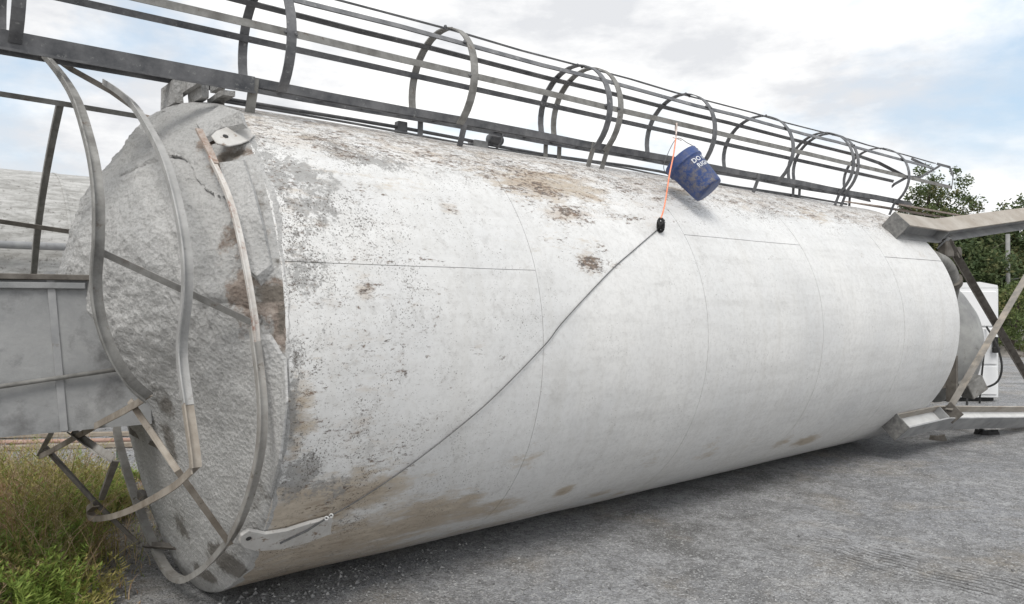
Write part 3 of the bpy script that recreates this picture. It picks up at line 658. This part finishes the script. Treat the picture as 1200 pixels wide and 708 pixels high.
# ---------------- far end: hopper, splayed legs, X braces
b = MB(); b.lathe([(0, 1.46), (.04, 1.46), (1.75, .42), (1.95, .42)], L(TS[-1] - .02, 0, 0), XA, 64); b.build('hopper_cone', 'hopper', silo, smooth=False)
b = MB(); cc = L(12.1, .12, -.33)
prof = [(-.75, .50), (-.70, .58), (-.45, .80), (-.1, .90), (.12, .92), (.16, .95), (.22, .95), (.24, .92), (.45, .88), (.65, .74), (.8, .5), (.86, .2)]
b.lathe(prof, cc, Vector((.55, -.62, .1)), 56); o = b.build('batch_hopper', 'hopper', silo, smooth=True)
b = MB(); b.box(L(11.2, -1.02, -.86), Vector((.8, -.35, .48)).normalized(), Vector((.4, .9, 0)).normalized(), Vector((-.45, .2, .87)).normalized(), .14, .1, .11); b.build('gate_box', 'steel', o, bevel=.01)
b = MB(); b.box(L(10.6, -1.0, -.72), XA, YA, ZA, .03, .06, .3); b.box(L(10.5, -.9, -.80), XA, YA, ZA, .2, .04, .04); b.build('gate_frame', 'dark_bar', o)
b = MB(); b.tube(spline([L(9.55, -1.18, .80), L(10.0, -1.16, .72), L(10.3, -1.12, .52), L(10.5, -1.0, .25), L(10.9, -.8, -.05)], 5), .085, 14); o2 = b.build('fill_pipe', 'steel', silo, smooth=True)
b = MB(); b.lathe([(-.04, .12), (.04, .12)], L(10.28, -1.12, .53), Vector((.7, .2, -.6)), 20); b.build('flange', 'dark_bar', o2)
b = MB(); b.box(L(10.0, -1.16, .92), XA, YA, ZA, .12, .05, .10); b.build('valve_body', 'dark_bar', o2, bevel=.012)
b = MB(); b.lathe([(-.04, .07), (.04, .07)], L(10.2, -1.2, .88), YA, 16); b.build('valve_wheel', 'dark_bar', o2)

def leg(sn, sz, k, name='leg'):
    rd = Vector((0, sn * .70711, sz * .70711)); tg = Vector((0, sz * .70711 * sn, -.70711)) if False else Vector((0, -sz * sn * .70711, .70711))
    if tg.dot(Vector((0, -1, 0))) < 0: tg = -tg                 # the side turned to the viewer
    base = Vector((0, 0, RAD)); W_, H_ = .112, .092
    nodes = [(8.72, 1.505 + H_), (9.78, 1.505 + H_), (13.2, 1.505 + H_ + k * 3.42)]
    P = [base + Vector((t - T0, 0, 0)) + rd * r for t, r in nodes]
    g_ = empty(name, silo)
    def strip(off_r, off_t, w_r, w_t, m, nm, i0, i1):
        b = MB(); Q = [P[i] + rd * off_r + tg * off_t for i in range(i0, i1 + 1)]
        if i0 == 0: Q[0] = Q[0] + XA * (.28 * (off_r / H_ * .5 + .5) * .0)
        b.sweep(Q, [(-w_r, -w_t), (w_r, -w_t), (w_r, w_t), (-w_r, w_t)], rd); return b.build(nm, m, g_)
    for (i0, i1) in ((0, 1), (1, 2)):
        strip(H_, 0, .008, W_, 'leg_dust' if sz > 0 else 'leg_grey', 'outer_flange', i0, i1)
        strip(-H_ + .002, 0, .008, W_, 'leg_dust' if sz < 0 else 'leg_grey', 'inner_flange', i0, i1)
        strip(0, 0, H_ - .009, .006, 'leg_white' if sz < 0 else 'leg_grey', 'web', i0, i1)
    b = MB(); b.box(P[0] - XA * .012, XA, rd, tg, .010, H_ + .012, W_ + .004); b.build('end_plate', 'leg_end', g_, bevel=.003)
    b = MB(); b.box(P[1] + XA * .05 + tg * W_ * .5, XA, rd, tg, .008, H_ - .012, W_ * .47); b.build('stiffener', 'leg_grey', g_)
    return P, rd, tg
LU = leg(-1, 1, .18); LL = leg(-1, -1, .115); leg(1, 1, .14); leg(1, -1, .08)
def along(Lg, t, off_r, off_t):
    P, rd, tg = Lg; u = (t - T0 - P[1].x) / (P[2].x - P[1].x); return P[1].lerp(P[2], u) + rd * off_r + tg * off_t
def brace(a, b_, m, w=.085, name='brace'):
    b = MB(); b.sweep([a, b_], angle(w, .06, .010), Vector((.3, -.9, .3))); return b.build(name, m, silo)
brace(along(LU, 9.92, -.04, .10), along(LL, 13.0, .0, .02), 'dark_bar', .09)
brace(along(LL, 9.92, -.02, .13), along(LU, 13.0, .0, .02), 'brace_grey', .085)
b = MB(); b.box(along(LU, 9.92, -.10, .13), XA, Vector((0, .7, -.7)), Vector((0, -.7, -.7)), .05, .09, .008); b.build('gusset', 'leg_grey', silo, bevel=.002)
b = MB(); b.box(along(LL, 9.95, .02, .12), XA, Vector((0, -.7, -.7)), Vector((0, -.7, .7)), .008, .10, .09); b.build('gusset', 'dark_bar', silo, bevel=.002)

# ---------------- cable, rope, bucket
SW = silo.matrix_basis.copy()
def Wp(p): return AX * (p.x + T0) + NX * (DIST + p.y) + Vector((0, 0, p.z))
cb = MB(); P = []
CP = spline([Vector((x, y, 0)) for x, y in ((773, 267), (743, 293), (714, 319), (660, 377), (637, 406), (577, 467), (525, 511), (471, 552), (420, 586), (383, 607))], 6)
for k, q in enumerate(CP): u = k / (len(CP) - 1); P.append(Wp(at_shell(q.x, q.y, 1.510 if u < .93 else 1.510 + .35 * (u - .93))))
cb.tube(P, .0034, 8); o = cb.build('wire_cable', 'wire', smooth=True); tag(o, 'thin steel wire cable stretched diagonally across the white shell', 'cable')
b = MB(); e = P[-1]; q = (P[-1] - P[-3]).normalized()
for k in range(2):
    pp = P[-1] - q * (.03 * k); b.tube([pp + Vector((.009 * math.cos(a), -.006, .009 * math.sin(a))) for a in [2 * math.pi * i / 12 for i in range(12)]], .004, 6, closed=True)
b.build('cable_clip', 'leg_white', o, smooth=True)
b = MB(); b.tube([P[-1], Wp(at_shell(360, 622, 1.535)), Wp(at_shell(328, 637, 1.532))], .005, 6); b.build('cable_tail', 'wire', o)

# snap hook where the rope meets the cable
kn = MB(); kp = Wp(at_shell(774, 264, 1.535))
kn.tube([kp + Vector((.022 * math.cos(a), -.01, .05 * math.sin(a))) for a in [2 * math.pi * i / 18 for i in range(18)]], .011, 8, closed=True)
kn.tube([kp + Vector((-.012, -.03, -.03)), kp + Vector((.004, -.045, 0)), kp + Vector((.014, -.03, .035))], .015, 8)
kn.tube([kp + Vector((.016, -.022, -.04)), kp + Vector((-.008, -.038, -.01)), kp + Vector((-.016, -.02, .03))], .012, 8)
o = kn.build('snap_hook', 'rubber', smooth=True); tag(o, 'dark knotted hook joining orange rope to steel cable', 'hook')

hang = Wp(at_n(792, 150, -.815))
bk_top = Wp(at_n(797.5, 187, -1.03)); bk_bot = Wp(at_n(820.5, 217, -1.03))
axis = (bk_bot - bk_top); AXL = .365
bk_bot = bk_bot * (bk_top.y / bk_bot.y) + Vector((0, 0, EYE * (1 - bk_top.y / bk_bot.y))); axis = (bk_bot - bk_top).normalized(); axis = (axis + Vector((0, -.30, 0))).normalized()
bucket = empty('bucket', None, tuple(bk_top)); tag(bucket, 'dirty blue plastic bucket hanging tilted from the ladder cage', 'bucket')
up = -axis
b = MB(); pr = [(0, .148), (0, .155), (.055, .152), (.058, .158), (.075, .158), (.078, .150), (.095, .149), (.10, .146), (.34, .128), (.355, .122), (.355, .0), (.345, .0), (.345, .118), (.02, .143), (0, .148)]
b.lathe(pr, (0, 0, 0), axis, 56, cap=False)
Bx = axis.cross(Vector((.2, .3, 1))).normalized(); Dx = axis.cross(Bx)
front = Vector((0, 0, EYE)) - bk_top; front = (front - axis * front.dot(axis)).normalized()
b.at['dirt'] = []
for v in b.v:
    v = Vector(v); h = v.dot(axis); q = v - axis * h
    c = q.normalized().dot(front) if q.length > .01 else 0
    b.at['dirt'].append(smoothstep(.35, .85, c) * smoothstep(.07, .14, h) * .9 + .34)
body = b.build('body', 'bucket', bucket, smooth=True, recalc=True)
# print on its side
def curved_text(txt, h0, size, ang0, parent):
    cu = bpy.data.curves.new('lettering', 'FONT'); cu.body = txt; cu.size = size; cu.extrude = 0; cu.offset = size * .022; cu.resolution_u = 3; cu.space_character = 1.05
    to = bpy.data.objects.new('tmp_text', cu); C.objects.link(to); bpy.context.view_layer.update()
    me = bpy.data.meshes.new_from_object(to.evaluated_get(bpy.context.evaluated_depsgraph_get())); bpy.data.objects.remove(to)
    bm = bmesh.new(); bm.from_mesh(me); bmesh.ops.triangulate(bm, faces=bm.faces)
    long_ = [e_ for e_ in bm.edges if e_.calc_length() > size * .25]; bmesh.ops.subdivide_edges(bm, edges=long_, cuts=3); bmesh.ops.triangulate(bm, faces=bm.faces)
    F = front; Sd = axis.cross(F).normalized()
    if Sd.x < 0: Sd = -Sd
    for v in bm.verts:
        h = h0 - v.co.y; r = .146 - (h - .10) / .24 * .018 + .0022; a = ang0 + v.co.x / r
        v.co = axis * h + (F * math.cos(a) + Sd * math.sin(a)) * r
    bm.to_mesh(me); bm.free(); me.materials.clear(); me.materials.append(M['letter'])
    o = bpy.data.objects.new('lettering', me); C.objects.link(o); o.parent = parent; return o
curved_text('DO IT', .140, .056, R_(22), body)
curved_text('RIGHT', .192, .052, R_(27), body)
# wire handle drawn up to the cord
side = axis.cross(front).normalized(); hp = hang - bk_top + Vector((-.012, -.06, -.11))
b = MB(); b.tube(spline([side * .158 + axis * .04, side * .13 - axis * .06, hp, side * -.13 - axis * .06, side * -.158 + axis * .04], 8), .003, 6); b.build('handle', 'wire', bucket, smooth=True)
# cord from the cage strap to the handle, orange rope on down to the hook
b = MB(); hk = bk_top + hp
b.tube(spline([hang + Vector((0, -.035, .035)), hang + Vector((.0, -.04, -.02)), hk + Vector((0, -.005, .04)), hk], 5), .006, 8)
b.tube([hang + Vector((.0, .028 * math.cos(a) - .005, .032 * math.sin(a))) for a in [2 * math.pi * i / 14 for i in range(14)]], .006, 6, closed=True)
b.tube([hk + Vector((-.03, -.01, .012)), hk + Vector((0, -.016, .004)), hk + Vector((.045, -.012, -.014))], .005, 6)
o = b.build('cord', 'cord', smooth=True); tag(o, 'pale cord tied round the cage strap above the blue bucket', 'cord')
b = MB(); mid = Wp(at_n(784.5, 205, -1.21))
b.tube(spline([hk + Vector((-.004, -.012, 0)), mid.lerp(hk, .5) + Vector((0, -.02, 0)), mid, Wp(at_n(779, 240, -1.27)), kp + Vector((.0, -.02, .05))], 6), .0058, 8)
o = b.build('rope', 'orange', smooth=True); tag(o, 'bright orange rope running past the blue bucket to a hook', 'rope')

# ------------------------------------------------------------------ what stands behind
# a second tank lying parallel behind the crusted end
ft = empty('storage_tank', None, tuple(AX * -1 + NX * (DIST + 9.4)), math.atan2(AX.y, AX.x)); tag(ft, 'grey weathered tank lying behind the crusted silo end', 'tank')
FR = 1.93
b = MB(); b.lathe([(-8, FR), (5.2, FR)], Vector((0, 0, FR)), XA, 96); b.build('shell', 'tank', ft, smooth=False)
for h in (-4.5, -2.0, .5, 3.0):
    b = MB(); b.lathe([(h, FR + .004), (h, FR + .010), (h + .04, FR + .010), (h + .04, FR + .004)], Vector((0, 0, FR)), XA, 96, cap=False); b.build('seam_band', 'tank', ft)
b = MB(); b.tube([Vector((-4, -FR - .12, 2.55)), Vector((4, -FR - .12, 2.55))], .055, 12); b.build('side_pipe', 'leg_grey', ft, smooth=True)
b = MB(); pz = Vector((1.0, -FR - .15, 2.55)); b.abox((-2.0, -FR - .35, 2.45), (-.95, -FR + .1, 2.72)); b.build('side_box', 'leg_white', ft, bevel=.01)
# timber and pipe lengths lying in front of it
def bar(px0, py0, px1, py1, r, m, name, label, cat, sq=True):
    a, c = ground_at(px0, py0), ground_at(px1, py1); mid_ = (a + c) / 2; d_ = (c - a); ln = d_.length / 2
    o = MB(); u = d_.normalized(); w = Vector((-u.y, u.x, 0))
    if sq: o.box((0, 0, r), u, w, Vector((0, 0, 1)), ln, r * 1.2, r)
    else: o.tube([-u * ln + Vector((0, 0, r)), u * ln + Vector((0, 0, r))], r, 12)
    ob = o.build(name, m, bevel=.008 if sq else 0, smooth=not sq); ob.location = (mid_.x, mid_.y, ground_h(mid_.x, mid_.y) - .004); return tag(ob, label, cat, 'lengths of timber and pipe lying below the tank')
bar(-60, 512, 190, 508, .03, 'wood', 'timber_beam', 'pale timber beam lying farthest back under the grey housing', 'beam')
bar(-60, 520, 200, 515, .028, 'red_steel', 'steel_pipe', 'pinkish steel pipe lying between two timber beams', 'pipe', False)
bar(-60, 528, 160, 522, .03, 'wood', 'timber_beam', 'pale timber beam lying nearest the weeds', 'beam')
# green stake behind the bent rail
b = MB(); b.box((0, 0, .36), XA, YA, ZA, .022, .006, .38); b.box((0, .016, .36), XA, YA, ZA, .006, .012, .38); sk = b.build('fence_stake', m_plain('green stake paint', (.10, .16, .11)), bevel=.002)
p = ground_at(139, 565); sk.location = (p.x, p.y, -.03); tag(sk, 'green steel stake upright behind the bent rails', 'stake')

# white sheet metal container by the far end
ctr = ground_at(1128, 470); cw = empty('white_container', None, (8.0, 14.1, 0), R_(-4)); tag(cw, 'white sheet metal container standing behind the silo legs', 'container')
b = MB(); b.abox((-1.6, -.5, .06), (.72, 1.6, 2.02)); b.build('body', 'white_metal', cw, bevel=.015)
for k, (z0, z1) in enumerate(((.12, .62), (.66, 1.30), (1.34, 1.96))):
    for (x0, x1) in ((-1.56, -.72), (-.68, -.06), (-.02, .68)):
        b = MB(); b.abox((x0, -.525, z0), (x1, -.501, z1)); b.build('panel', 'white_metal', cw, bevel=.008)
b = MB(); b.poly([Vector(q) for q in ((-1.6, -.50, 2.022), (.40, -.50, 2.13), (.70, -.50, 2.07), (.71, -.50, 2.022), (-1.6, 1.6, 2.022), (.40, 1.6, 2.13), (.70, 1.6, 2.07), (.71, 1.6, 2.022))], [(0, 1, 2, 3), (4, 5, 6, 7), (0, 1, 5, 4), (1, 2, 6, 5), (2, 3, 7, 6), (0, 3, 7, 4)]); b.build('roof', 'white_metal', cw)
b = MB(); b.abox((-1.6, -.45, .0), (.66, -.30, .058)); b.build('skid', 'rubber', cw)
def hose(pts, r, label):
    P = [ground_at(1100, 470) * 0 + Vector(((x - 600) / 890 * y_, y_, EYE + (354 - y) / 890 * y_)) for x, y, y_ in pts]
    c0 = P[-1].copy(); b = MB(); b.tube([p - c0 for p in spline(P, 6)], r, 8); o = b.build('hose', 'rubber', smooth=True); o.location = c0; return tag(o, label, 'hose', 'black hoses on the white container')
hose([(1156, 383, 13.5), (1167, 402, 13.3), (1174, 428, 13.2), (1169, 447, 13.2), (1153, 455, 13.2), (1140, 458, 13.2), (1134, 465, 13.2), (1133, 477, 13.1)], .018, 'black hose looping down past the corner of the white container')
hose([(1153, 415, 13.45), (1151, 435, 13.4), (1149, 455, 13.4), (1148, 474, 13.35)], .016, 'black hose hanging nearly straight on the white container')
b = MB(); b.box((0, 0, 0), XA, YA, ZA, .04, .03, .13); b.box((0, -.02, -.1), XA, YA, ZA, .06, .03, .05); o = b.build('lamp_head', 'rubber', cw, bevel=.01); o.location = (.62, -.58, 1.02)

# scraps on the ground by the lower leg
def scrap(px, py, w, d_, h, m, label):
    b = MB(); n = 11; top, bot = [], []
    for i in range(n):
        a = 2 * math.pi * i / n; k = random.uniform(.6, 1.1); x, y = w * k * math.cos(a), d_ * k * math.sin(a)
        bot.append(Vector((x, y, 0))); top.append(Vector((x * .85, y * .85, h * random.uniform(.3, 1.2))))
    b.poly(bot + top + [Vector((0, 0, h))], [tuple(range(n))[::-1]] + [(i, (i + 1) % n, n + (i + 1) % n, n + i) for i in range(n)] + [(n + i, n + (i + 1) % n, 2 * n) for i in range(n)])
    o = b.build('rubber_scrap', m); p = ground_at(px, py); o.location = (p.x, p.y, ground_h(p.x, p.y) - .01); return tag(o, label, 'scrap', 'scraps lying by the lower leg')
scrap(1155, 507, .17, .12, .07, 'rubber', 'black rubber scrap lying in front of the lower leg')
scrap(1100, 512, .15, .10, .06, 'dark_bar', 'torn grey scrap lying below the end of the lower leg')

# utility pole
po = empty('utility_pole', None, (ground_at(1181, 412).x, ground_at(1181, 412).y, 0)); tag(po, 'thin pale pole standing before the trees', 'pole')
b = MB(); b.cone([((0, 0, -.1), .085), ((0, 0, 4.2), .07)], 12); b.build('shaft', 'pole', po, smooth=True)
b = MB(); b.tube([Vector((0, 0, 2.55)), Vector((1.2, 0, 2.75)), Vector((3, 0, 3.1))], .02, 6); b.build('stay_wire', 'wire', po)

# pale spoil heap
def heap(px, py, w, d_, h, label):
    b = MB(); k = 30
    for i in range(k + 1):
        for j in range(k + 1):
            x, y = (i / k * 2 - 1), (j / k * 2 - 1); q = max(0, 1 - x * x - y * y)
            z = h * q ** .8 * (1 + .5 * fbm(Vector((x * 2, y * 2, px)), 4)) - .05; b.v.append((x * w, y * d_, z))
    for i in range(k):
        for j in range(k): b.f.append((i * (k + 1) + j, (i + 1) * (k + 1) + j, (i + 1) * (k + 1) + j + 1, i * (k + 1) + j + 1)); b.mi.append(0)
    o = b.build('spoil_heap', grit('pale broken rubble', (.30, .27, .24), (.48, .45, .42), 2, .95, .8, 9, .06, (.16, .14, .12), 5, (.52, .6)), smooth=False); p = ground_at(px, py); o.location = (p.x, p.y, -.02); return tag(o, label, 'heap')
heap(1203, 414, 1.9, 1.6, .62, 'low pale heap of rubble before the trees')

# trees
def tree(base, h, cr, label, leafm='leaf', seed=1, flatn=.62, nclump=220, group=None, low=.12):
    rnd = random.Random(seed); t_ = empty('broadleaf_tree', None, base); b = MB(); tips = []
    lean = Vector((rnd.uniform(-.1, .1), rnd.uniform(-.1, .1), 1))
    b.cone([(lean * (h * u), .16 * h / 7 * (1 - u * .85) + .01) for u in (0, .15, .35, .6, .85)], 9)
    for k in range(10):
        u = rnd.uniform(.2, .75); p0 = lean * (h * u); a = rnd.random() * 6.28; ln = cr * rnd.uniform(.5, .9)
        p1 = p0 + Vector((math.cos(a) * ln * .5, math.sin(a) * ln * .5, ln * .35)); p2 = p0 + Vector((math.cos(a) * ln, math.sin(a) * ln, ln * .6))
        b.cone([(p0, .06 * h / 7), (p1, .04 * h / 7), (p2, .012 * h / 7)], 6)
    b.build('trunk', 'bark', t_)
    c = MB(); tone_ = []
    for k in range(nclump):
        a = rnd.random() * 6.28; cz = rnd.uniform(-1, 1); rr = rnd.uniform(.35, 1.0) ** .6; q = math.sqrt(1 - cz * cz)
        wob = 1 + .28 * fbm(Vector((math.cos(a) * 1.5, math.sin(a) * 1.5, cz * 1.5 + seed)), 3)
        cen = Vector((math.cos(a) * q * cr * rr * wob, math.sin(a) * q * cr * rr * wob, h * (low + (1 - low) * .5) + cz * h * (1 - low) * .5 * rr * wob))
        cs = cr * rnd.uniform(.14, .27); tb = rnd.uniform(0, 1)
        for i in range(80):
            d_ = Vector((rnd.gauss(0, 1), rnd.gauss(0, 1), rnd.gauss(0, .75))).normalized() * cs * rnd.random() ** .45; p = cen + d_
            s = rnd.uniform(.055, .11) * cr / 2.6 * 1.15; u_ = Vector((rnd.gauss(0, 1), rnd.gauss(0, 1), rnd.gauss(0, .7))).normalized(); w_ = u_.cross(Vector((rnd.gauss(0, 1), rnd.gauss(0, 1), rnd.gauss(0, 1)))).normalized()
            c.poly([p - u_ * s, p + w_ * s * .55, p + u_ * s, p - w_ * s * .55], [(0, 1, 2, 3)]); tone_ += [min(1, max(0, .25 + .55 * tb + rnd.gauss(0, .2)))] * 4
    c.at['tone'] = tone_; c.build('crown', leafm, t_, recalc=False); return tag(t_, label, 'tree', group)
def xz(px, y_): return (px - 600) / 890 * y_
TG = 'trees behind the far end of the silo'
tree((xz(1098, 30), 30, 0), 7.2, 1.55, 'tall rounded green tree rising above the upper leg', 'leaf', 3, nclump=260, group=TG)
tree((xz(1138, 28), 28.5, 0), 4.9, 2.0, 'dark bushy tree seen between the crossed braces', 'leaf', 5, nclump=260, group=TG, low=.02)
tree((xz(1180, 33), 34, 0), 5.2, 2.4, 'paler tree beyond the thin pole', 'leaf2', 9, nclump=260, group=TG, low=.02)
tree((xz(1216, 30), 30, 0), 6.2, 2.0, 'tree at the edge of the picture above the pole', 'leaf', 12, nclump=220, group=TG)
tree((xz(1196, 25), 25.5, 0), 2.5, 1.15, 'low yellow green bush behind the crossed braces', 'leaf2', 15, nclump=130, group=TG, low=.02)
tree((xz(1080, 34), 35, 0), 6.0, 2.4, 'dark tree close behind the edge of the shell below the upper leg', 'leaf', 18, nclump=180, group=TG, low=.02)

# ------------------------------------------------------------------ weeds on the left
rnd = random.Random(11)
def blade(b, tn, p, h, w, a, bend, mi, seg=4, tip=True, tv=None):
    d_ = Vector((math.cos(a), math.sin(a), 0)); sd = Vector((-math.sin(a + rnd.uniform(-.8, .8)), math.cos(a), 0)).normalized(); vs = []
    for i in range(seg + 1):
        u = i / seg; q = Vector(p) + d_ * (bend * h * u * u) + Vector((0, 0, h * (u - .35 * bend * u * u))); ww = w * (1 - u * .9)
        vs += [q - sd * ww, q + sd * ww]
    b.poly(vs, [(2 * i, 2 * i + 1, 2 * i + 3, 2 * i + 2) for i in range(seg)], mi); tv = rnd.random() if tv is None else tv
    tn.extend([min(1, max(0, tv + rnd.uniform(-.1, .1)))] * len(vs)); return vs
def stalk(b, tn, p, h, a, bend, mi, nleaf, ll, lw):
    d_ = Vector((math.cos(a), math.sin(a), 0)); pos = lambda u: Vector(p) + d_ * (bend * h * u * u) + Vector((0, 0, h * (u - .3 * bend * u * u)))
    k0 = len(b.v); b.cone([(pos(u), .0035 * (1 - .7 * u)) for u in (0, .3, .6, .85, 1)], 4, mi); tn.extend([rnd.random() * .6 + .2] * (len(b.v) - k0))
    for i in range(nleaf):
        u = .18 + .82 * i / nleaf; q = pos(u); aa = rnd.random() * 6.28; l = ll * (1.1 - .6 * u) * rnd.uniform(.6, 1.2)
        e = q + Vector((math.cos(aa), math.sin(aa), rnd.uniform(.2, .9))).normalized() * l; s = Vector((-math.sin(aa), math.cos(aa), .3)) * lw; m_ = q.lerp(e, .5) + Vector((0, 0, -.05 * l))
        b.poly([q, m_ + s, e, m_ - s], [(0, 1, 2, 3)], mi); tn.extend([rnd.random()] * 4)
def weed_edge(py): return 108 + 52 * smoothstep(708, 610, py) - 25 * smoothstep(600, 540, py)
wd = MB(); wt = []; clumps = []
while len(clumps) < 120:
    y = rnd.uniform(4.15, 7.3); x = rnd.uniform(-5.6, -1.9); px = x / y * 890 + 600; py = 354 + EYE / y * 890
    d_ = weed_edge(py) - px
    if d_ < rnd.uniform(0, 26) or px < -170: continue
    clumps.append((x, y, smoothstep(-5, 70, d_)))
for (x, y, dn) in clumps:
    hb_ = (.20 + .34 * dn) * rnd.uniform(.75, 1.25) * (1 - .35 * smoothstep(6.0, 7.2, y)) * (.72 + .28 * smoothstep(4.3, 5.3, y)); tb = rnd.random(); kind = rnd.random()
    for i in range(int(26 + 22 * dn)):
        xx, yy = x + rnd.gauss(0, .10), y + rnd.gauss(0, .10); z = ground_h(xx, yy); a = rnd.random() * 6.28; k = rnd.random(); h = hb_ * rnd.uniform(.45, 1.3)
        if kind < .45:
            if k < .55: stalk(wd, wt, (xx, yy, z), h, a, rnd.uniform(.1, .7), 0 if rnd.random() < .8 else 2, 20, .085, .0045)
            elif k < .8: blade(wd, wt, (xx, yy, z), h, rnd.uniform(.0025, .005), a, rnd.uniform(.3, 1.1), 0, tv=tb)
            else: stalk(wd, wt, (xx, yy, z), h * 1.2, a, rnd.uniform(.1, .8), 1, 12, .06, .003)
        elif kind < .84:
            blade(wd, wt, (xx, yy, z), h * 1.1, rnd.uniform(.002, .0045), a, rnd.uniform(.2, 1.1), 1 if rnd.random() < .55 else 0, tv=tb)
        else:
            stalk(wd, wt, (xx, yy, z), h * .9, a, rnd.uniform(.2, .8), 2 if rnd.random() < .7 else 0, 24, .08, .006)
for i in range(340):
    y = rnd.uniform(4.4, 6.9); px = rnd.uniform(-60, 120); x = (px - 600) / 890 * y; z = ground_h(x, y); h = rnd.uniform(.42, .78) * (1 - .3 * smoothstep(60, 125, px))
    stalk(wd, wt, (x, y, z), h, rnd.random() * 6.28, rnd.uniform(.1, .75), 1 if rnd.random() < .7 else 0, 14, .05, .0025)
for i in range(420):
    y = rnd.uniform(4.3, 7.6); py = 354 + EYE / y * 890; px = weed_edge(py) + rnd.gauss(12, 16); x = (px - 600) / 890 * y; z = ground_h(x, y)
    blade(wd, wt, (x, y, z), rnd.uniform(.03, .13), rnd.uniform(.002, .005), rnd.random() * 6.28, rnd.uniform(.3, 1.2), rnd.choice((0, 1, 1, 2)))
wd.at['tone'] = wt
tag(wd.build('weeds', ['weed', 'weed_dry', 'weed_green'], recalc=False), 'tangle of yellow green and dry weeds beside the silo', kind='stuff')
# fresh green weeds in the near corner, and small ones at the base
def weed_plant(px, py, h, n, label, mi='weed_green', sp=.5):
    b = MB(); tn = []
    for i in range(n): stalk(b, tn, (rnd.gauss(0, .04), rnd.gauss(0, .04), 0), h * rnd.uniform(.6, 1.1), rnd.random() * 6.28, rnd.uniform(.2, 1.0) * sp * 2, 0, 26, .07, .006)
    b.at['tone'] = tn; o = b.build('weed_plant', mi, recalc=False); p = ground_at(px, py); o.location = (p.x, p.y, ground_h(p.x, p.y)); return tag(o, label, 'weed', 'fresh green weeds')
weed_plant(14, 716, .38, 12, 'bright green feathery weed in the bottom corner')
weed_plant(62, 722, .34, 10, 'feathery green weed reaching out over the gravel by the corner')
weed_plant(100, 640, .20, 7, 'small green weed at the edge of the gravel')
weed_plant(160, 560, .18, 8, 'small green weed beside the green stake')
